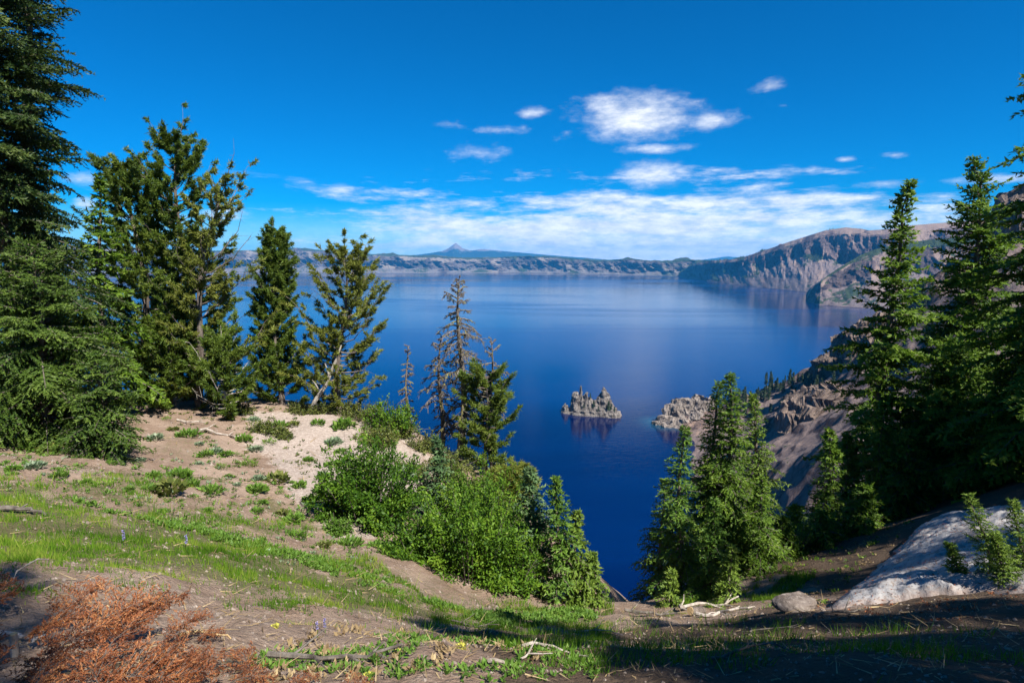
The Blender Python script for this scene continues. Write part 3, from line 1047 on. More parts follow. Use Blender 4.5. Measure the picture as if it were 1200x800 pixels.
def pine(seed, H, R, nb=60, t0=.1, r0=None, bend=(0, 0), m='pine', wmat='bark', tufts=5, per=17, nl=.15, up=(.15, .95), prof=None, dead=0.0, sub=7, bw=.032, az_bias=None):
    """irregular pine: up-swept limbs that carry needle tufts near their ends"""
    r = np.random.default_rng(seed)
    H = H * .92
    r0 = r0 or H * .018
    mb, tp, tt = trunk_mesh(H, r0, bend, seed, M[wmat])
    PB, DD, TT = [], [], []
    for j in range(nb):
        t = t0 + (1 - t0) * ((j + r.random()) / nb) ** .9
        az = j * 2.39996 + r.normal(0, .5)
        p = prof(t) if prof else (1 - t) ** .6 * min(1, .55 + 1.5 * (t - t0))
        L = 1.12 * R * p * r.uniform(.45, 1.2) + .14
        if az_bias is not None:
            L *= 1 + .45 * math.cos(az - az_bias)
        el = up[0] + (up[1] - up[0]) * t + r.normal(0, .15)
        base = np.array([np.interp(t, tt, tp[:, 0]), np.interp(t, tt, tp[:, 1]), np.interp(t, tt, tp[:, 2])])
        dh = np.array([math.cos(az), math.sin(az), 0])
        sg = np.linspace(0, 1, 6)
        wig = r.normal(0, .05, (6, 3)) * sg[:, None] * L
        pts = base + dh * (L * sg)[:, None] + wig
        pts[:, 2] += L * (math.tan(el) * sg * .7 + .38 * sg ** 2.2 - .12 * np.sin(sg * 3.1))
        mb.tube(pts, np.linspace(.03, .006, 6) * (.45 + .4 * L), 4)
        if r.random() < dead:
            for q in range(4):
                s = r.uniform(.4, 1)
                b0 = np.array([np.interp(s, sg, pts[:, a]) for a in range(3)])
                mb.tube(np.array([b0, b0 + r.normal(0, .22, 3) * L * .6]), [.007, .003], 3)
            continue
        cl = r.random()
        ns = max(3, int(1.32 * sub * (.5 + .5 * L / R) * r.uniform(.7, 1.3)))
        for q in range(ns):
            s = .28 + .72 * (q + r.random()) / ns if q < ns - 1 else 1.0
            b0 = np.array([np.interp(s, sg, pts[:, a]) for a in range(3)])
            ang = r.normal(0, .8) if q < ns - 1 else 0
            d = np.array([dh[0] * math.cos(ang) - dh[1] * math.sin(ang), dh[0] * math.sin(ang) + dh[1] * math.cos(ang), r.uniform(.15, .9)])
            d /= np.linalg.norm(d)
            l = L * r.uniform(.14, .34) + .10
            e = b0 + d * l
            e[2] += .05
            mb.tube(np.array([b0, b0 * .5 + e * .5 - [0, 0, .02], e]), [.010, .007, .004], 3)
            nt = max(2, int(tufts * r.uniform(.6, 1.3)))
            u = 1 - .75 * r.random((nt, per)) ** 1.0
            # tufts: needles spread round the last part of the twig
            bp = b0 + (e - b0) * u.reshape(-1, 1) + r.normal(0, .035, (nt * per, 3))
            dv = d * .75 + r.normal(0, .62, (nt * per, 3))
            PB.append(bp)
            DD.append(dv)
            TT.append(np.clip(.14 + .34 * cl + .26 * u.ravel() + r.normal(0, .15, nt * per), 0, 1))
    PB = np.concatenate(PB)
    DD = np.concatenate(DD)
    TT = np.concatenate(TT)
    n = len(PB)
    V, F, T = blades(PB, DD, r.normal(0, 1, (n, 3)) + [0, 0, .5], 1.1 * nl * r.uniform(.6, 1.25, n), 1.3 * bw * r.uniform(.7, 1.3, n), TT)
    return mb.mesh('trunk', M[wmat]), mesh_np('crown', V, F, [M[m]], {'tint': T})


def spot(px, Y, lift=0.0):
    x = (px - 600) / FPX * Y * 1.0
    for _ in range(3):                       # the pixel column at the base's own depth
        z = g1(x, Y)
        dep = Y * math.cos(PITCH) - z * math.sin(PITCH)
        x = (px - 600) / FPX * dep
    return np.array([x, Y, g1(x, Y) - .05 + lift])


def height_to(px, py, Y, base):
    return P(px, py, Y)[2] - base[2]


def plant_tree(name, label, px, Y, top, maker, cat='tree', group=None, rz=0.0, **kw):
    b = spot(px, Y)
    at = kw.pop('at', None) or (px, top)           # the pixel the trunk passes through
    x = .85 * pdir(*at)[0] * Y + .15 * b[0] if len(at) == 2 else b[0]
    b = np.array([x, Y, g1(x, Y) - .05])
    H = height_to(px, top, Y, b)
    r = thing(name, label, cat, b, rz, group)
    tm, cm = maker(H=H, **kw)
    obj('trunk', tm, r)
    obj('crown', cm, r)
    r['H'] = H
    return r


HG = 'mountain hemlocks'
# left edge
plant_tree('hemlock_tree', 'towering dark hemlock cut by the left frame edge, nearer of the two tall ones', 2, 19.0, -150, conifer, group=HG, seed=101, at=(14, 140), R=1.85, nb=430, m='shade_hemlock', droop=.32, tw=.07, bsp=.032, bl=0.095, bw=0.028, wild=.34, gaps=.16, prof=lambda t: np.minimum(1, (1 - t) ** .34 * 1.05))
plant_tree('hemlock_tree', 'tall thin hemlock with a visible dark trunk left of the pine cluster', 52, 21.5, -110, conifer, group=HG, seed=102, at=(52, 160), R=1.6, nb=400, m='shade_hemlock', droop=.32, tw=.075, bsp=.034, bl=0.105, bw=0.031, wild=.4, gaps=.22, prof=lambda t: np.minimum(1, (1 - t) ** .34 * 1.05) * (.78 + .22 * np.sin(t * 40)))
plant_tree('fir_tree', 'broad low fir with skirts to the ground at the left edge', 40, 16.6, 285, conifer, seed=103, R=2.15, nb=200, droop=.24, e_bot=-.1, tw=.065, bsp=.028, bl=.075, bw=.022, m='deep_fir', wild=.24, power=.75)
plant_tree('fir_tree', 'smaller fir in front of the broad one, its tip low against the slope', 112, 15.6, 415, conifer, seed=104, R=1.1, nb=110, droop=.24, e_bot=-.1, tw=.06, bsp=.028, bl=.072, bw=.022, m='deep_fir', wild=.2, power=.7)
# pine cluster on the knoll
plant_tree('pine_tree', 'bushy pine with a dead grey tip, left in the pine cluster', 150, 25, 172, pine, seed=111, R=2.1, nb=95, tufts=6, per=18, sub=9, m='pine', t0=.02, group='pines on the knoll')
plant_tree('pine_tree', 'tallest bushy pine of the cluster, rounded double crown', 206, 26, 143, pine, seed=112, R=2.0, nb=105, tufts=6, per=18, sub=9, m='pine', t0=.02, group='pines on the knoll', prof=lambda t: (1 - t) ** .42 * .95)
plant_tree('pine_tree', 'open pine leaning right with a bare twiggy upper side', 232, 24.5, 205, pine, at=(225, 380), seed=113, R=1.5, nb=66, tufts=5, per=17, sub=8, m='olivepine', t0=.03, bend=(.17, 0), dead=.16, az_bias=0.0, group='pines on the knoll', prof=lambda t: .35 + .65 * (1 - t) ** .7)
plant_tree('hemlock_tree', 'sparse young hemlock between the tall thin hemlock and the pines', 118, 22, 205, conifer, group=HG, seed=114, R=1.5, nb=120, droop=.3, tw=.1, bl=.14, bw=.05, gaps=.2, wild=.35)
plant_tree('pine_tree', 'low bushy pine with grey dead limbs at the foot of the cluster', 262, 23.5, 395, pine, seed=115, R=1.35, nb=56, tufts=6, per=17, sub=8, m='pine', t0=.03, wmat='pale_bark', dead=.2, group='pines on the knoll')
plant_tree('pine_tree', 'low dark pine under the cluster beside the bare soil', 196, 24, 385, pine, seed=116, R=1.6, nb=56, tufts=6, per=17, sub=8, m='pine', t0=.0, group='pines on the knoll')
plant_tree('pine_tree', 'narrow spire shaped pine standing on the crest by itself', 322, 27.2, 264, pine, seed=121, R=1.08, nb=115, tufts=6, per=17, sub=8, m='pine', t0=.02, up=(.1, 1.1), group='pines along the crest', prof=lambda t: (1 - t) ** .75 * .95 + .12)
plant_tree('pine_tree', 'ragged olive pine with long side limbs right of the spire pine', 408, 26.5, 288, pine, at=(395, 440), seed=122, R=1.85, nb=82, tufts=5, per=18, sub=7, m='olivepine', t0=.02, bend=(.09, 0), dead=.14, group='pines along the crest', prof=lambda t: .42 * np.sin(min(1, t * 1.15) * 3.0) + .55 - .3 * t)

# ---- dead trees: every limb its own part
def dead_tree(label, px, Y, top, seed, nb, R, r0, droop=.6, m='dead', t0=.12, lean=(0, 0), per=13):
    b = spot(px, Y)
    x = .8 * pdir(px, top)[0] * Y + .2 * b[0]
    b = np.array([x, Y, g1(x, Y) - .05])
    H = height_to(px, top, Y, b)
    r = np.random.default_rng(seed)
    root = thing('dead_tree', label, 'dead tree', b, 0, 'dead snags on the crest')
    mb, tp, tt = trunk_mesh(H, r0, lean, seed, M[m])
    obj('trunk', mb.mesh('trunk', M[m]), root)
    for j in range(nb):
        t = t0 + (1 - t0) * ((j + r.random()) / nb)
        az = j * 2.39996 + r.normal(0, .4)
        L = R * (1 - t) ** .55 * r.uniform(.35, 1.15) * min(1, .4 + 2.2 * t) + .12
        base = np.array([np.interp(t, tt, tp[:, 0]), np.interp(t, tt, tp[:, 1]), np.interp(t, tt, tp[:, 2])])
        dh = np.array([math.cos(az), math.sin(az), 0])
        s = np.linspace(0, 1, 6)
        e = r.uniform(.0, .4) + .5 * (t > .85)
        dr = droop * r.uniform(.6, 1.3) * (1 - .7 * (t > .82))
        pts = base + dh * (L * s ** .9)[:, None] + r.normal(0, .03, (6, 3)) * L * s[:, None]
        pts[:, 2] += L * (e * s - dr * s ** 2)
        q = MB()
        q.tube(pts, np.linspace(.042, .013, 6) * (.6 + .35 * L), 4)
        for _ in range(per):
            u = r.uniform(.25, 1)
            b0 = np.array([np.interp(u, s, pts[:, a]) for a in range(3)])
            an = r.normal(0, .8)
            d = np.array([dh[0] * math.cos(an) - dh[1] * math.sin(an), dh[0] * math.sin(an) + dh[1] * math.cos(an), r.uniform(-1.1, .1)])
            l = L * r.uniform(.12, .38)
            q.tube(np.array([b0, b0 + d * l * .55, b0 + d * l + [0, 0, -.12 * l]]), [.017, .013, .008], 3)
            for _k in range(3):
                b1 = b0 + d * l * r.uniform(.3, .9)
                q.tube(np.array([b1, b1 + r.normal(0, .5, 3) * l * .4 - [0, 0, .3 * l]]), [.012, .006], 3)
        obj('branch', q.mesh('branch', M[m]), root)
    return root


dead_tree('tallest dead grey snag with drooping lichen draped limbs', 537, 25.2, 325, 131, 92, 1.6, .17)
dead_tree('shorter dead trunk pressed against the left of the tallest snag', 516, 25.6, 392, 132, 52, 1.0, .11)
dead_tree('slim dead stick tree with short stubs, alone above the lake', 478, 26.6, 405, 133, 34, .55, .07, .35)
dead_tree('bare twisted twin tops rising out of the half green pine', 577, 24.0, 396, 134, 26, .95, .085, .15, t0=.45)
plant_tree('pine_tree', 'half green pine growing round the bare twin tops', 570, 23.8, 428, pine, seed=135, R=.85, nb=52, tufts=5, per=16, sub=6, m='pine', t0=.08, up=(-.05, .5), group='pines along the crest', prof=lambda t: .45 + .5 * math.sin(min(1, t) * 3.1))
plant_tree('pine_tree', 'low olive pine spilling over the cliff edge below the half green pine', 594, 21.8, 552, pine, seed=136, R=.85, nb=40, tufts=6, per=17, sub=7, m='olivepine', t0=.0, bend=(.2, 0), up=(.0, .7), group='pines along the crest')
# leaning bare log-like trunk by the olive pine
b = hit(362, 462)
lt = thing('dead_tree', 'bare pale trunk leaning right into the olive pine', 'dead tree', b, 0, 'dead snags on the crest')
mb = MB()
mb.tube([(-.05, 0, -.3), (.25, 0, .5), (.75, 0, 1.2), (1.15, .05, 2.1), (1.5, .1, 3.0)], [.13, .11, .10, .07, .03], 7)
obj('trunk', mb.mesh('trunk', M['pale_bark']), lt)
for q in [((.5, 0, .9), (.2, -.1, 1.5)), ((.95, 0, 1.6), (.7, .1, 2.3)), ((1.1, 0, 1.9), (1.7, -.2, 2.2))]:
    mb = MB()
    mb.tube([q[0], (np.array(q[0]) + q[1]) / 2 + [0, 0, .05], q[1]], [.035, .025, .01], 5)
    obj('branch', mb.mesh('branch', M['pale_bark']), lt)

# ---- firs by the shrubs and on the drop
FG = 'young firs beside the shrubs'
plant_tree('fir_tree', 'slender blue green fir sapling rising between the two shrub masses', 512, 17.0, 512, conifer, group=FG, seed=141, R=.62, nb=90, droop=.15, e_bot=.0, tw=.06, twl=.36, bl=.085, bw=.034, m='bluefir', wild=.35, gaps=.2)
plant_tree('fir_tree', 'blue green fir touching the right end of the shrubs', 622, 13.8, 548, conifer, group=FG, seed=142, R=0.7, nb=120, droop=.2, e_bot=-.05, tw=.05, twl=.34, bl=.075, bw=.028, m='bluefir', wild=.22, bsp=.03)
plant_tree('fir_tree', 'young fir with a crooked tip and pale bare lower trunk', 651, 13.1, 560, conifer, group=FG, seed=143, R=0.56, nb=100, t0=.14, droop=.22, tw=.05, twl=.34, bl=.075, bw=.026, m='fir', wild=.3, gaps=.15, bsp=.03)
plant_tree('fir_tree', 'small yellowish fir just left of the open water', 674, 13.3, 598, conifer, group=FG, seed=144, R=.5, nb=90, droop=.2, tw=.05, twl=.34, bl=.075, bw=.028, m='sapling', wild=.25, bsp=.03)
plant_tree('fir_tree', 'lowest fir of the row, at the lip of the drop', 694, 13.3, 648, conifer, group=FG, seed=145, R=0.4, nb=70, droop=.2, tw=.05, twl=.34, bl=.07, bw=.026, m='sapling', wild=.25, bsp=.03)

# ---- middle clump right of the gap
CG = 'hemlocks in the middle clump'
plant_tree('hemlock_tree', 'left front hemlock of the middle clump, slim and bright green', 800, 15.2, 500, conifer, group=CG, seed=151, R=0.82, nb=170, droop=.3, tw=.055, twl=.36, bl=0.068, bw=0.021, bsp=0.025, wild=.25, m='fir', power=0.9)
plant_tree('hemlock_tree', 'leftmost dark hemlock of the middle clump, against the lake', 780, 16.2, 560, conifer, group=CG, seed=152, R=0.85, nb=120, droop=.3, tw=.06, bl=0.068, bw=0.021, bsp=0.025, wild=.3, power=0.9)
plant_tree('hemlock_tree', 'tall hemlock with twin leaning tip in the middle clump', 840, 17.2, 445, conifer, group=CG, seed=153, R=1.05, nb=190, droop=.32, tw=.055, twl=.38, bl=0.068, bw=0.021, bsp=0.025, wild=.25, power=1.0)
plant_tree('hemlock_tree', 'tallest hemlock of the middle clump, its tip bending left', 859, 16.6, 436, conifer, group=CG, seed=154, R=1.12, nb=200, droop=.32, tw=.055, twl=.38, bl=0.068, bw=0.021, bsp=0.025, wild=.22, bend=(-.012, 0), power=1.0)
plant_tree('hemlock_tree', 'right hemlock of the middle clump with long yellow green boughs', 884, 17.4, 462, conifer, group=CG, seed=155, R=0.98, nb=170, droop=.35, tw=.06, twl=.38, bl=0.068, bw=0.021, bsp=0.025, wild=.35, m='sapling', power=1.0)
plant_tree('hemlock_tree', 'shorter hemlock in front of the middle clump', 836, 14.0, 585, conifer, group=CG, seed=156, R=0.62, nb=120, droop=.28, tw=.05, twl=.36, bl=0.068, bw=0.021, bsp=0.025, wild=.22, m='fir', power=0.9)
plant_tree('hemlock_tree', 'low hemlock filling the right foot of the middle clump', 893, 15.6, 560, conifer, group=CG, seed=157, R=0.72, nb=110, droop=.3, tw=.055, bl=0.068, bw=0.021, bsp=0.025, wild=.3, power=0.9)
plant_tree('hemlock_tree', 'pale knee high sapling at the left foot of the middle clump', 787, 13.4, 668, conifer, 'sapling', group=CG, seed=158, R=.32, nb=50, droop=.2, tw=.05, bl=.06, bw=.022, bsp=.03, m='sapling')
plant_tree('hemlock_tree', 'pale sapling at the right foot of the middle clump', 858, 13.2, 640, conifer, 'sapling', group=CG, seed=159, R=.36, nb=60, droop=.2, tw=.05, bl=.06, bw=.022, bsp=.03, m='sapling')

# ---- right trees
RG = 'hemlocks on the right slope'
plant_tree('hemlock_tree', 'small hemlock in front of the scree, bright on its right side', 972, 19.5, 503, conifer, group=RG, seed=161, R=.74, nb=120, droop=.3, tw=.07, bl=.1, bw=.036, wild=.3)
plant_tree('hemlock_tree', 'dark narrow hemlock close behind the small one by the scree', 992, 21.5, 508, conifer, group=RG, seed=162, R=.55, nb=100, droop=.3, tw=.08, bl=.11, bw=.04, wild=.3)
plant_tree('hemlock_tree', 'low shaded hemlock between the middle clump and the scree tree', 932, 19.0, 592, conifer, group=RG, seed=163, R=.75, nb=100, droop=.3, tw=.07, bl=.1, bw=.036, wild=.3)
plant_tree('hemlock_tree', 'mid height hemlock at the foot of the left tall one', 1036, 20.5, 470, conifer, group=RG, seed=164, R=.85, nb=130, droop=.3, tw=.07, bl=.105, bw=.038, wild=.3)
plant_tree('hemlock_tree', 'mid height hemlock above the top of the snow bank', 1066, 19.5, 505, conifer, group=RG, seed=165, R=.95, nb=120, droop=.3, tw=.07, bl=.1, bw=.036, wild=.3)
plant_tree('hemlock_tree', 'left of the two tall spires, reaching above the far cliffs', 1058, 22.5, 212, conifer, group=RG, seed=166, R=2.1, nb=230, droop=.22, e_bot=-.15, e_top=.8, tw=.085, twl=.36, bl=.14, bw=.048, wild=.38, gaps=.12, power=.95)
plant_tree('hemlock_tree', 'right and tallest of the two spires above the cliffs', 1147, 23.5, 184, conifer, group=RG, seed=167, R=2.3, nb=250, droop=.24, e_bot=-.15, e_top=.8, tw=.08, twl=.36, bl=.13, bw=.045, wild=.35, gaps=.1, power=.8)
plant_tree('hemlock_tree', 'full hemlock at the right frame edge behind the tallest spire', 1222, 26.5, 258, conifer, group=RG, seed=168, R=2.0, nb=210, droop=.26, tw=.08, twl=.36, bl=.13, bw=.045, wild=.3, power=.75)
plant_tree('hemlock_tree', 'shaded broad hemlock low behind the snow bank', 1120, 21.0, 400, conifer, group=RG, seed=169, R=2.4, nb=190, droop=.25, tw=.08, bl=.125, bw=.045, wild=.3, power=.7)
plant_tree('hemlock_tree', 'dark low hemlock right of the snow bank top', 1185, 18.5, 430, conifer, group=RG, seed=170, R=1.8, nb=150, droop=.25, tw=.075, bl=.12, bw=.043, wild=.3, power=.7)
plant_tree('hemlock_tree', 'low shaded hemlock left of the snow bank', 1015, 17.8, 570, conifer, group=RG, seed=171, R=.8, nb=90, droop=.28, tw=.065, bl=.095, bw=.035, wild=.3)
plant_tree('hemlock_tree', 'squat dark hemlock in the shade right of the middle clump', 917, 17.2, 606, conifer, group=RG, seed=173, R=.75, nb=80, droop=.28, tw=.065, bl=.08, bw=.028, wild=.3)  # added tree, dark fill where the slope lies in black shade
plant_tree('hemlock_tree', 'squat dark hemlock below the small one in front of the scree', 962, 17.6, 600, conifer, group=RG, seed=174, R=.8, nb=85, droop=.28, tw=.065, bl=.08, bw=.028, wild=.3)  # also added to darken the shaded slope under the scree tree
big = plant_tree('hemlock_tree', 'tree whose branch tips poke in at the upper right edge', 1262, 17.0, -120, conifer, group=RG, at=(1288, 160), seed=172, R=2.1, nb=190, droop=.26, tw=.085, twl=.36, bl=.13, bw=.046, wild=.35, power=.6)
# trees outside the frame that throw the shade at the lower right
for q, (x, y, sc, rz, lab) in enumerate([(16.2, 10.4, .95, 1.0, 'tall hemlock out of frame right of the snow bank'), (7.9, -2.5, .84, 2.1, 'hemlock out of frame at the right of the viewpoint'),
                                         (5.3, -6.3, (.42, .42, 1.1), 3.3, 'hemlock out of frame behind the viewpoint'), (10.2, -2.6, .95, 4.4, 'second hemlock out of frame at the right'), (12.2, -.8, .8, 5.2, 'hemlock out of frame on the right bank'),
                                         (19, 11.5, .8, .3, 'hemlock out of frame above the snow'), (6.4, -2.0, .55, 1.3, 'nearest hemlock out of frame at the right of the viewpoint'), (9.2, -5.6, .8, .8, 'second hemlock out of frame behind the viewpoint'),
                                         (14.0, 5.0, .85, 2.8, 'hemlock out of frame beside the snow bank')]):
    dup(big, (x, y, g1(x, y) - .1), rz, lab, sc)

# young hemlocks in front of the snow
SG = 'sunlit young hemlocks by the snow'
for (px, py, top, lx, R, seed, lab) in [(1160, 690, 585, -.35, .26, 181, 'sunlit young hemlock leaning left across the snow bank'), (1196, 685, 590, -.22, .24, 182, 'sunlit young hemlock at the frame edge, leaning left'),
                                        (1128, 692, 640, -.4, .17, 183, 'smallest young hemlock on the snow bank, left of the leaning pair'), (1178, 692, 630, -.3, .2, 184, 'short bushy young hemlock between the leaning pair')]:
    b = hit(px, py)
    H = P(px, top, b[1])[2] - b[2]
    r = thing('hemlock_sapling', lab, 'sapling', b, 0, SG)
    tm, cm = conifer(seed, H * 1.05, R * 1.1, nb=70, t0=.12, droop=.05, e_bot=.35, e_top=1.0, tw=.028, twl=.42, bsp=.014, bl=.034, bw=.010, r0=.014, bend=(lx, 0), m='sapling', wild=.3)
    obj('trunk', tm, r)
    obj('crown', cm, r)


# ------------------------------------------------------------------ shrubs
def shrub_mesh(seed, rx, ry, rz_, n, m, leaf=.075, lobes=26):
    """many shoots fanning out from the foot, leaves along the outer part of each"""
    r = np.random.default_rng(seed)
    ns = lobes * 4
    a = np.arange(ns) * 2.39996 + r.normal(0, .4, ns)
    el = np.arcsin(np.clip((np.arange(ns) + .5) / ns, 0, 1) ** .85)
    el = np.clip(el[r.permutation(ns)], .08, 1.5)
    ln = r.uniform(.70, 1.0, ns) * (1 + .30 * pn(a * 1.1, el * 2.2, seed % 40)) + .22 * (r.random(ns) < .10)
    d = np.c_[np.cos(a) * np.cos(el), np.sin(a) * np.cos(el), np.sin(el)]
    foot = np.c_[np.cos(a), np.sin(a), 0 * a] * r.uniform(.0, .45, ns)[:, None]
    tip = foot + d * ln[:, None] * np.c_[np.full(ns, .72), np.full(ns, .72), np.full(ns, 1.0)]
    size = np.array([rx, ry, rz_])
    n = int(n * 1.3)
    k = r.integers(0, ns, n)
    u = .25 + .78 * r.random(n) ** .7
    arch = .10 * np.sin(u * 3.0)
    p = foot[k] + (tip - foot)[k] * u[:, None]
    p[:, 2] += arch * .6
    Pb = p * size + r.normal(0, 1, (n, 3)) * (.06 + .075 * min(rx, rz_)) * (1.15 - .75 * u)[:, None]
    Pb[:, 2] = np.maximum(Pb[:, 2], 0.02)
    D = d[k] * .6 + r.normal(0, .6, (n, 3))
    N = d[k] * .5 + [0.0, 0, .8] + r.normal(0, .5, (n, 3))
    cl = r.random(ns)
    cl = cl ** 1.4 * 1.2
    tint = np.clip(.08 + .42 * cl[k] + .25 * (u - .5) + r.normal(0, .2, n), 0, 1)
    V, F, T = blades(Pb, D, N, leaf * np.exp(r.normal(0, .3, n)), leaf * .6 * r.uniform(.6, 1.3, n), tint, True)
    mb = MB()
    for q in range(ns):
        f, t = foot[q] * size, tip[q] * size
        mb.tube(np.array([f - [0, 0, .15], f * .5 + t * .5 + [0, 0, .04], t]), [.017, .011, .004], 3)
    for q in range(int(ns * .08)):
        f = foot[q] * size
        t = f + d[q] * size * r.uniform(.85, 1.18)
        b_ = f * .45 + t * .55
        mb.tube(np.array([f, b_ + r.normal(0, .05, 3), t]), [.014, .010, .004], 3)
        mb.tube(np.array([b_, b_ + d[q] * .2 + r.normal(0, .12, 3)]), [.008, .003], 3)
    return mb.mesh('stems', M['bark']), mesh_np('foliage', V, F, [M[m]], {'tint': T})


def shrub(label, px, Y, halfpx, top, seed, n, m='shrub', leaf=.075, depth=.8, name='shrub', group=None, lobes=26, sink=.1, H=None):
    b = spot(px, Y)
    H = H or P(px, top, Y)[2] - b[2] + sink
    rx = halfpx / FPX * Y
    r = thing(name, label, 'shrub', b - [0, 0, sink], 0, group)
    sm, fm = shrub_mesh(seed, rx, rx * depth, H, n, m, leaf, lobes)
    obj('stems', sm, r)
    obj('foliage', fm, r)
    return r


SH = 'leafy green shrubs on the slope'
shrub('bright leafy shrub low in front of the slender blue green fir', 466, 13.0, 28, 640, 192, 4200, group=SH, leaf=.07)
shrub('yellowish leafy shrub on the ridge end below the half green pine', 520, 18.0, 46, 548, 193, 7000, 'mat', group=SH, leaf=.085)
shrub('leafy shrub at the cliff edge behind the blue green fir', 606, 15.8, 34, 585, 194, 5200, group=SH, leaf=.08)
shrub('rounded dark green leafy shrub at the left end, on the bare slope', 430, 15.4, 72, 514, 201, 17000, group=SH, leaf=.085)
shrub('leafy shrub bulging downhill, right of the rounded dark one', 498, 13.6, 52, 604, 202, 8500, group=SH)
shrub('largest leafy shrub, its lit front facing the meadow', 552, 13.3, 78, 566, 203, 15000, group=SH)
shrub('leafy shrub behind the largest one, under the half green pine', 560, 16.6, 62, 545, 204, 9000, group=SH, leaf=.085)
shrub('low leafy shrub between the largest shrub and the blue green fir', 600, 13.0, 38, 610, 205, 5500, group=SH)
shrub('small pale leafed shrub at the foot of the rounded dark one', 395, 14.2, 18, 608, 206, 1400, m='herb', group=SH)
shrub('bright green leafy shrub below the slim dead stick tree', 458, 25.0, 34, 470, 207, 3000, group=SH, leaf=.11)
MT = 'low yellow green mats on the crest'
mats = [(425, 492, 34, 22, 'yellow green mat shrub below the olive pine'), (440, 518, 30, 22, 'yellow green mat shrub above the rounded dark shrub'), (462, 508, 26, 18, 'mat shrub on the crest between the olive pine and the snags'),
        (520, 552, 34, 24, 'yellow green mat shrub under the tallest snag'), (550, 578, 32, 24, 'yellow green mat shrub above the largest leafy shrub'), (352, 484, 17, 14, 'small mat shrub right of the spire pine'),
        (312, 506, 22, 14, 'green mat shrub on pale soil under the spire pine'), (280, 484, 18, 14, 'mat shrub between the cluster and the spire pine'), (496, 528, 24, 18, 'mat shrub on the crest left of the tallest snag'),
        (480, 555, 24, 18, 'mat shrub on the pale bank above the slender fir'), (572, 600, 28, 24, 'mat shrub at the cliff edge right of the slender fir'), (535, 602, 28, 24, 'mat shrub behind the slender blue green fir'),
        (372, 470, 20, 14, 'mat shrub at the foot of the leaning pale trunk'), (398, 482, 22, 16, 'mat shrub at the foot of the olive pine'), (590, 622, 20, 20, 'mat shrub at the cliff edge above the blue green fir'), (330, 512, 14, 9, 'flat mat shrub alone on the pale bank')]
for q, (px, py, hp, hh, lab) in enumerate(mats):
    b = hit(px, py)
    shrub(lab, px, b[1], hp, None, 230 + q, int(90 * hp), 'mat', .085, .8, 'mat_shrub', MT, 22, .12, H=hh / FPX * b[1] + .12)
for (px, Y, hp, top, seed, lab) in [(920, 17.5, 30, 610, 221, 'dark leafy shrub in shade right of the middle clump'), (985, 18.2, 34, 610, 222, 'dark leafy shrub in shade under the scree tree')]:
    shrub(lab, px, Y, hp, top, seed, 4200, 'shrub', .075, .8, 'shrub', 'shaded shrubs below the right trees')


# ------------------------------------------------------------------ snow bank and boulder
SNOW = [(962, 714), (990, 698), (1022, 672), (1048, 645), (1072, 625), (1100, 613), (1150, 602), (1230, 590), (1330, 590), (1330, 680), (1230, 692), (1140, 694), (1080, 700), (1030, 708)]
poly = np.array([hit(*q)[:2] for q in SNOW])
xs4 = np.linspace(poly[:, 0].min() - .2, poly[:, 0].max() + .2, 190)
ys4 = np.linspace(poly[:, 1].min() - .2, poly[:, 1].max() + .2, 150)
X, Y = np.meshgrid(xs4, ys4)
wx = X + .16 * fbm(X / .7, Y / .7, 3, 90)
wy = Y + .16 * fbm(X / .7, Y / .7, 3, 95)
sdist = seg_dist(wx, wy, np.vstack([poly, poly[:1]])) * np.where(in_poly(wx, wy, poly), 1, -1)
thk = np.where(sdist > 0, .45 * (1 - np.exp(-np.maximum(sdist, 0) / .55)), sdist * 2.0)
thk = thk + np.where(sdist > .1, .13 * (ridged(X / .55, Y / .55, 3, 97) - .6) + .06 * fbm(X / 1.6, Y / 1.6, 2, 99), 0)
Z = ground_z(X, Y) + thk
V = np.stack([X, Y, Z], -1).reshape(-1, 3)
i = np.arange(X.size).reshape(X.shape)
F = np.stack([i[:-1, :-1], i[:-1, 1:], i[1:, 1:], i[1:, :-1]], -1).reshape(-1, 4)
keep = sdist.reshape(-1)[F].max(1) > -.12
o = obj('snow_bank', mesh_np('snow_bank', V, F[keep], [M['snow']], {'edge': np.clip(1 - sdist / .5, 0, 1).ravel()}, True))
tag(o, 'dirty old snow bank melting on the right slope under the hemlocks', 'snow bank')


sel = np.nonzero((sdist > .05).ravel())[0]
sel = rng.choice(sel, 2600, p=(lambda w: w / w.sum())(.15 + np.exp(-sdist.ravel()[sel] / .8) + .6 * (fbm(V[sel, 0] / .9, V[sel, 1] / .9, 3, 180) > .15)))
a = rng.uniform(0, 6.28, len(sel))
Vn, Fn, Tn = blades(V[sel] + np.c_[rng.normal(0, .03, (len(sel), 2)), np.full(len(sel), .012)], np.c_[np.cos(a), np.sin(a), rng.normal(0, .12, len(sel))], rng.normal(0, .3, (len(sel), 3)) + [0, 0, 1], rng.uniform(.02, .09, len(sel)), rng.uniform(.008, .018, len(sel)), rng.uniform(0, .6, len(sel)))
struct(obj('needle_litter', mesh_np('needle_litter', Vn, Fn, [M['rust']], {'tint': Tn})), 'stuff')


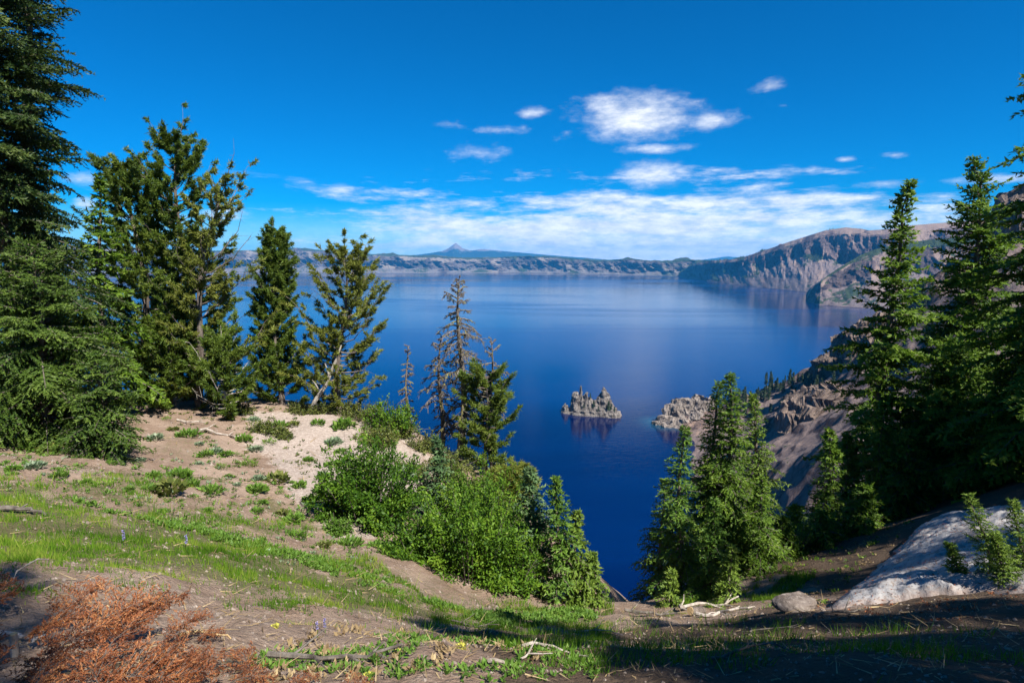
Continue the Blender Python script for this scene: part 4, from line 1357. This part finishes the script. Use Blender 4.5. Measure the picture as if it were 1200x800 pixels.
def rock_mesh(seed, m, sub=4, flat=.6):
    r = np.random.default_rng(seed)
    bm = bmesh.new()
    bmesh.ops.create_icosphere(bm, subdivisions=sub, radius=1)
    V = np.array([v.co[:] for v in bm.verts])
    F = np.array([[v.index for v in f.verts] for f in bm.faces])
    bm.free()
    for _ in range(9):
        n = nrm(r.normal(0, 1, 3))
        d = V @ n
        lim = r.uniform(.62, .85)
        V = V - np.maximum(d - lim, 0)[:, None] * n * .85
    k = 1 + .07 * fbm(V[:, 0] * 2.3 + V[:, 2] * 1.7, V[:, 1] * 2.3 - V[:, 2], 4, seed % 50)
    V = V * k[:, None] * [1, .8, flat]
    return mesh_np('boulder', V, F, [M[m]], None, False)


b = hit(938, 716)
o = obj('boulder', rock_mesh(3, 'boulder', 5, .42))
s = 26 / FPX * b[1]
o.location = b + [0, .2, .12 * s]
o.scale = (s * 1.15, s, s * .85)
o.rotation_euler = (.05, -.04, .2)
tag(o, 'flat topped brown grey boulder at the left tip of the snow bank', 'boulder')


# ------------------------------------------------------------------ fallen wood
def fallen(label, px, py, length, rz, seed, r0=.03, m='grey_wood', twigs=3, group='weathered branches lying on the slope', arch=.08, name='fallen_branch'):
    r = np.random.default_rng(seed)
    b = hit(px, py)
    root = thing(name, label, 'branch', b, 0, group)
    n = 8
    s = np.linspace(-.5, .5, n)
    d = np.array([math.cos(rz), math.sin(rz)])
    xy = d * (s * length)[:, None] + r.normal(0, .045, (n, 2)) * length
    z = np.array([g1(b[0] + q[0], b[1] + q[1]) for q in xy]) - b[2] + r0 * .6 + arch * length * np.abs(np.sin(s * 3 + seed))
    pts = np.c_[xy, z]
    mb = MB()
    mb.tube(pts, np.linspace(r0, r0 * .4, n) * r.uniform(.85, 1.15, n), 7, cap=True)
    obj('stem', mb.mesh('stem', M[m]), root)
    for _ in range(twigs):
        u = r.integers(1, n - 1)
        a = rz + r.choice([-1, 1]) * r.uniform(.5, 1.1)
        l = length * r.uniform(.15, .4)
        e = pts[u] + [math.cos(a) * l, math.sin(a) * l, r.uniform(.0, .25) * l]
        mb = MB()
        mb.tube(np.array([pts[u], (pts[u] + e) / 2 + r.normal(0, .04, 3) * l, e]), [r0 * .5, r0 * .38, r0 * .18], 5)
        obj('twig', mb.mesh('twig', M[m]), root)
    return root


fallen('pale forked branch at the foot of the small left fir', 88, 531, 1.1, -.4, 1, .05, twigs=3)
fallen('thin pale stick leaning out of the left fir skirt', 105, 497, .9, -.7, 2, .03, twigs=1, arch=.3)
fallen('crooked grey branch on bare soil under the pine cluster', 262, 512, 1.6, .35, 3, .05, twigs=3)
fallen('short dark stick between the pine cluster and the crest', 225, 498, 1.3, -.3, 4, .035)
fallen('low grey log in the dark shade at the left edge', 28, 602, .7, .1, 5, .045, m='dead', twigs=1)
fallen('tangled bleached branch in front of the middle clump', 832, 712, 1.5, .1, 6, .04, twigs=6)
fallen('bleached crooked branch crossing the tangled one', 850, 720, 1.1, -.35, 7, .035, twigs=4)
fallen('dark twisted stick lying below the boulder', 985, 722, 1.0, .35, 8, .022, m='dead', twigs=4)
fallen('dark root like branch at the lip left of the middle clump', 768, 722, 1.2, -.2, 9, .035, m='dead', twigs=3)
fallen('short dark stick lying on the snow bank', 1095, 660, .35, .02, 10, .03, m='dead', twigs=0)
fallen('long dark branch across the lower middle, among rust twigs', 395, 778, .8, .15, 12, .018, m='dead', twigs=5)
fallen('thin pale twig standing up at the left edge behind the rust boughs', 16, 690, .5, 1.0, 13, .012, twigs=2, arch=.5)
fallen('reddish bare stem sticking right from the rust boughs', 240, 742, .32, .05, 14, .012, m='cut', twigs=0, arch=.02)
fallen('grey branch curving among the rust boughs at lower left', 30, 752, .35, -.3, 15, .016, twigs=1)
for q, (px, py, l, rz) in enumerate([(655, 765, .5, .3), (560, 735, .7, -.1), (700, 742, .8, .2), (905, 740, .8, -.3), (600, 778, .4, .6), (880, 765, .6, .1)]):
    fallen(['broken twig at the edge of the tree shade', 'thin twig on soil below the largest shrub', 'long twig beside the shaded grass', 'twig on brown litter below the tangled branch', 'short twig among dry stems at bottom centre', 'twig in deep shade at the lower right'][q],
           px, py, l, rz, 40 + q, .012, m='dead' if q % 2 else 'grey_wood', twigs=3)
# cut stubs
b = hit(17, 768)
st = thing('cut_stub', 'upright cut branch stub among the rust boughs at lower left', 'stump', b)
mb = MB()
mb.tube([(0, 0, -.1), (.005, 0, .05), (.008, 0, .13)], [.022, .020, .019], 10)
obj('stem', mb.mesh('stem', M['pale_bark']), st)
mb = MB()
mb.tube([(.008, 0, .129), (.008, 0, .134)], [.0185, .018], 10, cap=True)
obj('cut_face', mb.mesh('cut_face', M['cut']), st)
b = hit(809, 722)
st = thing('cut_stub', 'bright freshly cut stump end in front of the middle clump', 'stump', b)
mb = MB()
mb.tube([(.35, .3, -.05), (.1, .05, .08), (0, 0, .12)], [.085, .09, .09], 10)
obj('stem', mb.mesh('stem', M['bark']), st)
mb = MB()
mb.tube([(0, 0, .12), (-.012, -.01, .125)], [.088, .084], 10, cap=True)
obj('cut_face', mb.mesh('cut_face', M['cut']), st)


# ------------------------------------------------------------------ rust coloured dead boughs
def bough_mesh(seed, L=1.0, m='rust', dens=1.0):
    r = np.random.default_rng(seed)
    mb = MB()
    s = np.linspace(0, 1, 8)
    ax = np.c_[L * s, .06 * L * np.sin(s * 4 + seed), .10 * L * np.sin(s * 3.0)]
    mb.tube(ax, np.linspace(.011, .003, 8) * L, 5)
    PB, DD, TT = [], [], []
    nt = int(40 * dens)
    for j in range(nt):
        u = .12 + .88 * (j + r.random()) / nt
        b0 = np.array([np.interp(u, s, ax[:, a]) for a in range(3)])
        sg = 1 if j % 2 else -1
        a = sg * r.normal(.85, .2)
        d = np.array([math.cos(a), math.sin(a), r.normal(.12, .25)])
        l = L * (.42 * (1.05 - u) ** .7 * min(1, .3 + 2.5 * u) + .06) * r.uniform(.6, 1.2)
        e = b0 + d * l + [0, 0, -.12 * l]
        mb.tube(np.array([b0, (b0 + e) / 2 + [0, 0, .03 * l], e]), np.array([.0035, .0028, .0014]) * L, 3)
        cl = r.random()
        for k in range(max(3, int(l / .035))):
            v = (k + r.random()) / max(3, int(l / .035))
            b1 = b0 + (e - b0) * v
            a2 = a + r.choice([-1, 1]) * r.normal(.7, .2)
            d2 = np.array([math.cos(a2), math.sin(a2), r.normal(.05, .3)])
            l2 = min(.1, l * .35) * r.uniform(.5, 1.2) + .012
            nn = max(5, int(l2 / .0045))
            w = r.random(nn)
            PB.append(b1 + d2 * (l2 * w)[:, None])
            DD.append(d2 * .7 + r.normal(0, .5, (nn, 3)))
            TT.append(np.clip(.05 + .65 * cl + r.normal(0, .2, nn), 0, 1))
    PB, DD, TT = np.concatenate(PB), np.concatenate(DD), np.concatenate(TT)
    n = len(PB)
    V, F, T = blades(PB, DD, r.normal(0, .6, (n, 3)) + [0, 0, 1], .030 * r.uniform(.6, 1.3, n), .0095 * r.uniform(.8, 1.4, n), TT)
    return mb.mesh('stem', M['bark']), mesh_np('needles', V, F, [M[m]], {'tint': T})


variants = [bough_mesh(300 + q, .75 + .1 * q, 'rust', 1.0) for q in range(4)]
BG = 'rust brown dead boughs piled at the lower left'
place = [(10, 705, 2.2, .30, 1.25), (45, 735, .3, .25, 1.1), (60, 775, 1.2, .05, 1.1), (110, 745, .9, .28, 1.15), (150, 735, .35, .38, 1.2), (185, 730, .6, .40, 1.1), (200, 760, -.2, .15, 1.0), (130, 790, .2, .0, 1.1),
         (30, 795, .0, .02, 1.0), (225, 790, .3, .04, .9), (160, 770, 1.7, .12, 1.0), (85, 720, 1.4, .26, 1.0), (290, 725, .1, .02, .55), (265, 775, .8, .03, .65), (330, 785, .2, .03, .6), (375, 770, 2.4, .03, .55), (310, 755, 2.9, .02, .5),
         (410, 790, .5, .03, .5), (20, 770, 2.6, .1, 1.0), (240, 735, 1.0, .1, .7), (210, 715, 2.9, .2, .8), (70, 800, 2.0, .03, .9), (180, 800, 2.5, .03, .9), (480, 795, .4, .02, .45)]
bl = ['topmost at the left edge', 'behind the upright cut stub', 'in front of the upright cut stub', 'rising in the middle of the pile', 'tallest plume of the pile', 'right hand raised plume of the pile', 'sprawling right below the raised plumes', 'in shade at the front of the pile',
      'in the lower left corner', 'at the front right of the pile', 'crossing the shaded hollow of the pile', 'behind the tall plume at the back', 'small and flat on soil right of the pile', 'small, beside the reddish bare stem', 'small, among green herbs at the bottom', 'small, left of the dark branch',
      'small and thin, at the back right of the pile', 'small, at the bottom right of the herbs', 'left of the shaded hollow', 'low, under the reddish bare stem', 'arching at the back of the pile', 'flat at the bottom edge on the left', 'flat at the bottom edge below the plumes', 'last scrap toward the bottom centre']
roots = []
for q, (px, py, rz, lift, sc) in enumerate(place):
    b = hit(px * .84 - 16, py + 26)
    k = q % 4
    lab = 'rust brown dead bough, ' + bl[q]
    if q < 4:
        r = thing('dead_bough', lab, 'dead bough', b, rz, BG)
        obj('stem', variants[k][0], r)
        obj('needles', variants[k][1], r)
        roots.append(r)
    else:
        r = dup(roots[k], b, rz, lab, sc, BG)
    r.location = b + [0, 0, .02 + lift * .15]
    r.rotation_euler = (rng.normal(0, .15), -.05 - lift * .55, rz)
    sc *= .41
    lift *= .6
    r.scale = (sc, sc, sc)


# ------------------------------------------------------------------ low plants
def clump_mesh(seed, n, m, size, broad=.3, name='leaves', spread=.45):
    r = np.random.default_rng(seed)
    a = r.uniform(0, 2 * np.pi, n)
    rr = np.sqrt(r.random(n)) * spread
    Pb = np.c_[np.cos(a) * rr, np.sin(a) * rr, r.random(n) * .28 * (1 - (rr / spread) ** 2)] * size
    el = r.uniform(.2, 1.3, n)
    a2 = a + r.normal(0, .7, n)
    D = np.c_[np.cos(a2) * np.cos(el), np.sin(a2) * np.cos(el), np.sin(el)]
    V, F, T = blades(Pb, D, r.normal(0, .4, (n, 3)) + [0, 0, 1], size * .30 * r.uniform(.5, 1.3, n), size * .30 * broad * r.uniform(.7, 1.3, n), np.clip(r.normal(.45, .22, n), 0, 1), True)
    return mesh_np(name, V, F, [M[m]], {'tint': T})


cv = [clump_mesh(400, 150, 'herb', 1, .5), clump_mesh(401, 180, 'herb', 1, .32), clump_mesh(402, 170, 'grey_herb', 1, .45), clump_mesh(403, 130, 'mat', 1, .5), clump_mesh(404, 120, 'grass', 1, .12)]
seen = [(100, 484), (112, 505), (182, 516), (194, 492), (205, 506), (222, 513), (232, 522), (250, 531), (258, 548), (268, 560), (284, 516), (300, 528), (317, 520), (240, 535), (236, 545), (300, 563), (280, 572), (262, 534),
        (291, 545), (330, 580), (345, 612), (358, 540), (366, 590), (352, 570), (376, 560), (392, 520), (400, 530), (372, 498), (341, 568), (322, 565), (172, 573), (180, 560), (150, 575), (120, 570), (95, 568), (60, 530), (30, 526), (15, 550),
        (210, 560), (226, 570), (200, 580), (246, 580), (277, 534), (310, 590), (330, 603), (300, 600), (350, 630), (312, 506), (326, 500), (298, 492), (345, 500), (440, 640), (395, 628), (408, 640), (378, 640), (130, 545), (165, 540), (40, 548),
        (70, 560), (385, 575), (270, 590), (240, 600), (190, 600), (160, 590), (405, 500), (455, 520), (470, 560), (445, 505), (390, 546), (300, 575)]
kinds = ['bright green', 'narrow leaved green', 'silvery grey green', 'yellow green', 'grassy']
marks = [(200, 468, 'the foot of the pine cluster'), (322, 468, 'the spire pine'), (405, 484, 'the olive pine'), (262, 512, 'the crooked grey branch'), (118, 540, 'the small left fir'), (88, 531, 'the pale forked branch'),
         (395, 590, 'the rounded dark shrub'), (350, 525, 'the pale bank'), (470, 540, 'the thicket top'), (240, 612, 'the meadow edge'), (30, 545, 'the broad left fir')]
count = {}
for q, (px, py) in enumerate(seen):
    qx, qy = px + rng.normal(0, 1.5), py + rng.normal(0, 1)
    b = hit(qx, qy)
    k = int(rng.choice(5, p=[.3, .3, .15, .15, .1]))
    o = obj('low_plant', cv[k])
    s = b[1] / FPX * 17 * math.exp(rng.normal(0, .38))
    o.location = b
    o.scale = (s, s, s * rng.uniform(.7, 1.1))
    o.rotation_euler = (0, 0, rng.uniform(0, 6.28))
    mx_, my_, mn_ = min(marks, key=lambda t: (t[0] - qx) ** 2 + 2 * (t[1] - qy) ** 2)
    dx_, dy_ = qx - mx_, (qy - my_) * 1.4
    side_ = ('right of' if dx_ > 0 else 'left of') if abs(dx_) > abs(dy_) else ('below' if dy_ > 0 else 'above')
    key = (k, side_, mn_)
    count.setdefault(key, []).append((abs(dx_) + abs(dy_), o))
for (k, side_, mn_), lst in count.items():
    for n_, (_d, o) in enumerate(sorted(lst, key=lambda t: t[0])):
        tag(o, '%s%s tuft on bare soil %s %s' % (['', 'second ', 'third ', 'fourth ', 'fifth ', 'sixth ', 'seventh ', 'eighth '][min(n_, 7)], kinds[k], side_, mn_), 'plant', 'low tufts on the bare slope')


# a few flowering plants near the viewpoint
m, g = mat('lupine_petals')
out(g, bsdf(g, (.22, .19, .40), .7))
M['petal'] = m
m, g = mat('yellow_leaves')
out(g, bsdf(g, (.42, .40, .07), .7))
M['yellow'] = m
for q, (px, py, lab) in enumerate([(381, 742, 'purple lupine spike in the grass right of the rust boughs'), (372, 746, 'short purple lupine beside the taller one'), (146, 640, 'pale lupine spike at the edge of the left grass shade'), (219, 645, 'lupine in the middle of the meadow')]):
    b = hit(px, py)
    r = thing('lupine', lab, 'flower', b, q)
    k_ = b[1] / FPX
    mb = MB()
    mb.tube(np.array([(0, 0, -.02), (.004, 0, 9 * k_), (0, .004, 20 * k_)]), [.004, .003, .002], 4)
    obj('stem', mb.mesh('stem', M['herb']), r)
    rr_ = np.random.default_rng(q)
    n = 46
    a = rr_.uniform(0, 6.28, n)
    zz_ = rr_.uniform(8, 20, n) * k_
    V, F, T = blades(np.c_[0 * a, 0 * a, zz_], np.c_[np.cos(a), np.sin(a), rr_.uniform(0, .8, n)], rr_.normal(0, 1, (n, 3)), np.full(n, 2.2 * k_), np.full(n, 1.4 * k_), a, True)
    obj('flower', mesh_np('flower', V, F, [M['petal']]), r)
yv = clump_mesh(410, 120, 'yellow', 1, .5)
for q, (px, py, sc, lab) in enumerate([(323, 735, 11, 'yellow leafed tuft on the soil behind the rust scraps'), (540, 760, 16, 'yellow tuft at bottom centre among dry stems'), (560, 752, 12, 'smaller yellow tuft above the bottom centre one'), (466, 765, 12, 'yellow tuft left of the bottom centre pair'), (490, 778, 10, 'tiny yellow tuft among green herbs at the bottom'), (432, 792, 12, 'yellow tuft at the bottom edge by the dark branch')]):
    b = hit(px, py)
    o = obj('low_plant', yv)
    o.location = b
    k_ = sc * b[1] / FPX
    o.scale = (k_, k_, k_)
    tag(o, lab, 'plant', 'yellow tufts near the bottom edge')


def scatter(n, poly, jitter=0):
    """points on the ground inside a polygon of photo pixels, even in the picture and in the place"""
    poly = np.array(poly, float)
    lo, hi = poly.min(0), poly.max(0)
    q = np.array([hit(a, b) for a, b in poly])
    X0, X1, Y0, Y1 = q[:, 0].min(), q[:, 0].max(), q[:, 1].min(), q[:, 1].max()
    r = rng
    m_ = n * 12
    Y = np.exp(r.uniform(math.log(max(Y0, 1.8)), math.log(Y1 * 1.05), m_))
    X = r.uniform(-1, 1, m_) * Y * .95
    Z = ground_z(X, Y)
    px, py = to_px(X, Y, Z)
    ok = in_poly(px, py, poly)
    idx = np.nonzero(ok)[0][:n]
    return X[idx], Y[idx], Z[idx], px[idx], py[idx]


def grass_faces(X, Y, Z, h, w, r, tint, lean=.35):
    n = len(X)
    a = r.uniform(0, 2 * np.pi, n)
    D = np.c_[np.cos(a) * lean * r.random(n), np.sin(a) * lean * r.random(n), np.ones(n)]
    N = np.c_[np.cos(a + 1.5), np.sin(a + 1.5), 0 * a]
    return blades(np.c_[X, Y, Z - .01], D, N, h, w, tint)


# meadow grass
parts = []
X, Y, Z, px, py = scatter(230000, [(-420, 520), (200, 560), (420, 640), (500, 700), (820, 700), (820, 760), (640, 800), (450, 790), (300, 730), (0, 720), (-420, 740)])
ga, pa, du = ground_attr(X, Y, Z)
pr = np.clip(ga * (.10 + 2.0 * sstep(-.3, .15, fbm(X / 2.3, Y / 2.3, 3, 125)) * sstep(-.25, .3, fbm(X / .55, Y / .55, 3, 120))), 0, 1)
k = rng.random(len(X)) < pr
X, Y, Z = X[k], Y[k], Z[k]
t = np.clip(.40 + .7 * fbm(X / 1.1, Y / 1.1, 3, 130) + rng.normal(0, .24, len(X)) + .5 * (rng.random(len(X)) < .06), 0, 1)
hgt = (.022 + .0062 * Y) * np.exp(rng.normal(0, .42, len(X))) * (1 + .5 * fbm(X / .8, Y / .8, 2, 140))
parts.append(grass_faces(X, Y, Z, hgt, (.004 + .0009 * Y) * rng.uniform(.7, 1.4, len(X)), rng, t, .5))
# sparse dark grass in the shade at the bottom right
X, Y, Z, px, py = scatter(9000, [(600, 742), (760, 722), (1000, 730), (1200, 745), (1200, 800), (560, 800)])
k = (fbm(X / .9, Y / .9, 3, 150) > .12)
X, Y, Z = X[k], Y[k], Z[k]
parts.append(grass_faces(X, Y, Z, (.05 + .012 * Y) * rng.uniform(.5, 1.6, len(X)), .004 + .0010 * Y, rng, np.clip(rng.normal(.3, .15, len(X)), 0, 1), .6))
X, Y, Z, px, py = scatter(9000, [(740, 712), (870, 695), (930, 660), (960, 680), (900, 712), (780, 722)])
k = (fbm(X / .9, Y / .9, 3, 155) > .1)
X, Y, Z = X[k], Y[k], Z[k]
parts.append(grass_faces(X, Y, Z, (.03 + .009 * Y) * rng.uniform(.5, 1.4, len(X)), .004 + .0011 * Y, rng, np.clip(rng.normal(.55, .2, len(X)), 0, 1), .6))
nV = np.cumsum([0] + [len(p[0]) for p in parts])
o = obj('grass', mesh_np('grass', np.concatenate([p[0] for p in parts]), np.concatenate([p[1] + nV[q] for q, p in enumerate(parts)]), [M['grass']], {'tint': np.concatenate([p[2] for p in parts])}))
struct(o, 'stuff')

# low leafy undergrowth in the meadow and between the rust twigs
def leafy(n, poly, m, size, thr, seed, name):
    X, Y, Z, px, py = scatter(n, poly)
    k = fbm(X / .6, Y / .6, 3, seed) > thr
    X, Y, Z = X[k], Y[k], Z[k]
    n = len(X)
    per = 9
    a = rng.uniform(0, 6.28, (n, per))
    el = rng.uniform(.15, 1.2, (n, per))
    D = np.stack([np.cos(a) * np.cos(el), np.sin(a) * np.cos(el), np.sin(el)], -1).reshape(-1, 3)
    sz = np.repeat(size * (.35 + .08 * Y) * rng.uniform(.5, 1.3, n), per)
    Pb = np.repeat(np.c_[X, Y, Z], per, 0) + rng.normal(0, 1, (n * per, 3)) * (sz * .35)[:, None] * [1, 1, .25] + np.c_[0 * sz, 0 * sz, sz * .3]
    t = np.clip(np.repeat(rng.normal(.45, .15, n), per) + rng.normal(0, .15, n * per), 0, 1)
    V, F, T = blades(Pb, D, rng.normal(0, .4, (n * per, 3)) + [0, 0, 1], sz, sz * .42, t, True)
    return struct(obj(name, mesh_np(name, V, F, [M[m]], {'tint': T})), 'stuff')


leafy(3600, [(0, 560)] + GRASS[2:13], 'herb', .06, .0, 160, 'ground_cover')
leafy(1700, UPPER, 'herb', .05, .06, 162, 'ground_cover')
leafy(500, UPPER, 'grey_herb', .045, .12, 164, 'ground_cover')
leafy(500, [(180, 480), (260, 470), (340, 480), (380, 560), (300, 560)], 'mat', .045, .15, 163, 'ground_cover')
leafy(900, [(300, 760), (420, 745), (560, 750), (700, 770), (700, 800), (280, 800)], 'herb', .06, .05, 165, 'ground_cover')
leafy(240, [(330, 740), (420, 735), (620, 755), (640, 800), (300, 800)], 'straw', .07, .05, 170, 'dry_leaves')
leafy(420, [(900, 705), (1200, 690), (1200, 720), (1000, 740)], 'rust', .03, .0, 175, 'dry_leaves')
leafy(500, [(880, 690), (940, 640), (1040, 612), (1080, 612), (960, 712), (900, 712)], 'hemlock', .05, .0, 177, 'ground_cover')
leafy(500, [(880, 690), (940, 640), (1040, 612), (1080, 612), (960, 712), (900, 712)], 'straw', .03, -.1, 178, 'dry_leaves')

# twigs and stones scattered on the soil
X, Y, Z, px, py = scatter(3800, [(-60, 500), (240, 470), (340, 480), (480, 640), (600, 720), (900, 705), (1200, 700), (1200, 800), (-60, 800)])
n = len(X)
a = rng.uniform(0, 6.28, n)
D = np.c_[np.cos(a), np.sin(a), rng.normal(.0, .12, n)]
V, F, T = blades(np.c_[X, Y, Z + .012], D, rng.normal(0, .5, (n, 3)) + [0, 0, 1], (.05 + .018 * Y) * rng.uniform(.4, 1.6, n), .004 + .0012 * Y, np.clip(rng.normal(.45, .3, n), 0, 1))
struct(obj('litter', mesh_np('litter', V, F, [M['straw']], {'tint': T})), 'stuff')
tv = np.array([(1, 0, -.3), (-.5, .87, -.3), (-.5, -.87, -.3), (.1, .05, .7), (.6, .5, .1)])
tf = np.array([(0, 1, 4), (1, 3, 4), (4, 3, 0), (1, 2, 3), (2, 0, 3)])
X, Y, Z, px, py = scatter(3000, [(-60, 500), (240, 470), (340, 480), (480, 640), (600, 720), (900, 705), (1200, 700), (1200, 800), (-60, 800)])
n = len(X)
s = (.006 + .0028 * Y) * rng.uniform(.4, 1.7, n)
a = rng.uniform(0, 6.28, n)
ca, sa = np.cos(a), np.sin(a)
W = np.stack([tv[None, :, 0] * ca[:, None] - tv[None, :, 1] * sa[:, None], tv[None, :, 0] * sa[:, None] + tv[None, :, 1] * ca[:, None], np.broadcast_to(tv[None, :, 2], (n, 5))], -1) * s[:, None, None] + np.c_[X, Y, Z][:, None, :]
struct(obj('gravel', mesh_np('gravel', W.reshape(-1, 3), (tf[None] + (np.arange(n) * 5)[:, None, None]).reshape(-1, 3), [M['stone']])), 'stuff')


# ------------------------------------------------------------------ far trees on the ridge
def small_conifer(seed):
    r = np.random.default_rng(seed)
    tm, cm = conifer(seed, 14, 2.4, nb=46, t0=.05, droop=.25, tw=.5, twl=.35, bsp=.3, bl=.95, bw=.42, r0=.25, wild=.35, m='far_tree')
    return tm, cm


fv = [small_conifer(500 + q) for q in range(4)]
froots = []
cnt = 0
r = np.random.default_rng(77)
clusters = [(885, 462, 16, 5, 16), (905, 452, 14, 5, 14), (930, 443, 16, 5, 12), (950, 434, 10, 5, 8), (965, 447, 12, 8, 8), (985, 420, 10, 8, 8), (915, 470, 14, 8, 10), (890, 478, 10, 6, 6), (1000, 412, 8, 6, 5), (875, 468, 8, 4, 6), (860, 478, 10, 5, 5), (1110, 330, 30, 14, 6)]
for (cx, cyy, sx, sy, n) in clusters:
    for _ in range(n):
        px, py = cx + r.normal(0, sx), cyy + 3 + abs(r.normal(0, sy))
        q = on_wall(px, py)
        if q[2] < LAKE + 3:
            continue
        k = cnt % 4
        sc = r.uniform(.55, 1.15)
        lab = 'tiny far conifer on the ridge beyond the scree'
        loc = (q[0], q[1], q[2] - .6)
        if cnt < 4:
            o = thing('conifer_tree', lab, 'tree', loc, r.uniform(0, 6), 'conifers on the far ridge')
            obj('trunk', fv[k][0], o)
            obj('crown', fv[k][1], o)
            o.scale = (sc, sc, sc)
            froots.append(o)
        else:
            dup(froots[k], loc, r.uniform(0, 6), lab, sc)
        cnt += 1
# trees on the island
iv = np.empty(len(isl_rock.data.vertices) * 3, np.float32)
isl_rock.data.vertices.foreach_get('co', iv)
iv = iv.reshape(-1, 3)
for q, (dx, dy, h, lab) in enumerate([(21, -6, 10, 'largest conifer on the island shoulder'), (24, -4, 8.5, 'conifer just right of the largest one on the island'), (18.5, -3, 7.5, 'conifer under the right island peak'), (27.5, -3, 6, 'lowest conifer on the right island slope'),
                                      (3, -1, 7, 'conifer on the middle island ridge'), (-1.5, 1, 5.5, 'small conifer in the island saddle'), (9, -5, 6.5, 'conifer at the foot of the island wall'), (-9, -3, 5.5, 'conifer at the left end of the island wall')]):
    kk = 836 / FPX
    near_ = iv[np.argmin((iv[:, 0] - dx * kk) ** 2 + (iv[:, 1] - dy) ** 2)]
    ca_, sa_ = math.cos(-.28), math.sin(-.28)
    nx_, ny_ = near_[0], near_[1] - 2.0
    dup(froots[q % 4], (ic[0] + nx_ * ca_ - ny_ * sa_, 836 + nx_ * sa_ + ny_ * ca_, LAKE + near_[2] - .6), q, lab, (h / 9, h / 9, h / 11), 'conifers on the rock island')

# forest on the right rim and plateau: too many and too small to count
V3 = Vb.reshape(-1, 3)
vg = Ab.reshape(-1)
okv = np.nonzero((vg > .62) & (V3[:, 2] > LAKE + 25))[0]
pick = r.choice(okv, 5200)
cpos = V3[pick] + r.normal(0, 1, (5200, 3)) * [9, 9, 0]
hh = r.uniform(9, 19, 5200)
ang = np.arange(5) * 2 * np.pi / 5
ring = np.stack([np.cos(ang), np.sin(ang)], -1)
Vt = np.zeros((5200, 6, 3))
Vt[:, :5, :2] = cpos[:, None, :2] + ring[None] * (hh * .2)[:, None, None]
Vt[:, :5, 2] = cpos[:, None, 2] - 3
Vt[:, 5] = cpos
Vt[:, 5, 2] += hh
ft = np.array([(q, (q + 1) % 5, 5) for q in range(5)])
Ft = (ft[None] + (np.arange(5200) * 6)[:, None, None]).reshape(-1, 3)
struct(obj('forest', mesh_np('forest', Vt.reshape(-1, 3), Ft, [M['far_tree']], {'tint': np.repeat(r.random(5200), 6)})), 'stuff')

# ------------------------------------------------------------------ air
HAZE = 3.4e-5
m, g = mat('haze_air')
pv = g.node('ShaderNodeVolumePrincipled', {'Color': (.05, .42, 1.0), 'Density': HAZE, 'Anisotropy': 0.0}, out=0)
g.node('ShaderNodeOutputMaterial', {'Volume': pv}, out=None)
bx = np.array([(x, y, z) for x in (-24000, 24000) for y in (-900, 30000) for z in (-900, 640)], float)
o = obj('haze', mesh_np('haze', bx, [(0, 1, 3, 2), (4, 6, 7, 5), (0, 4, 5, 1), (2, 3, 7, 6), (0, 2, 6, 4), (1, 5, 7, 3)], [m]))
struct(o, 'stuff')
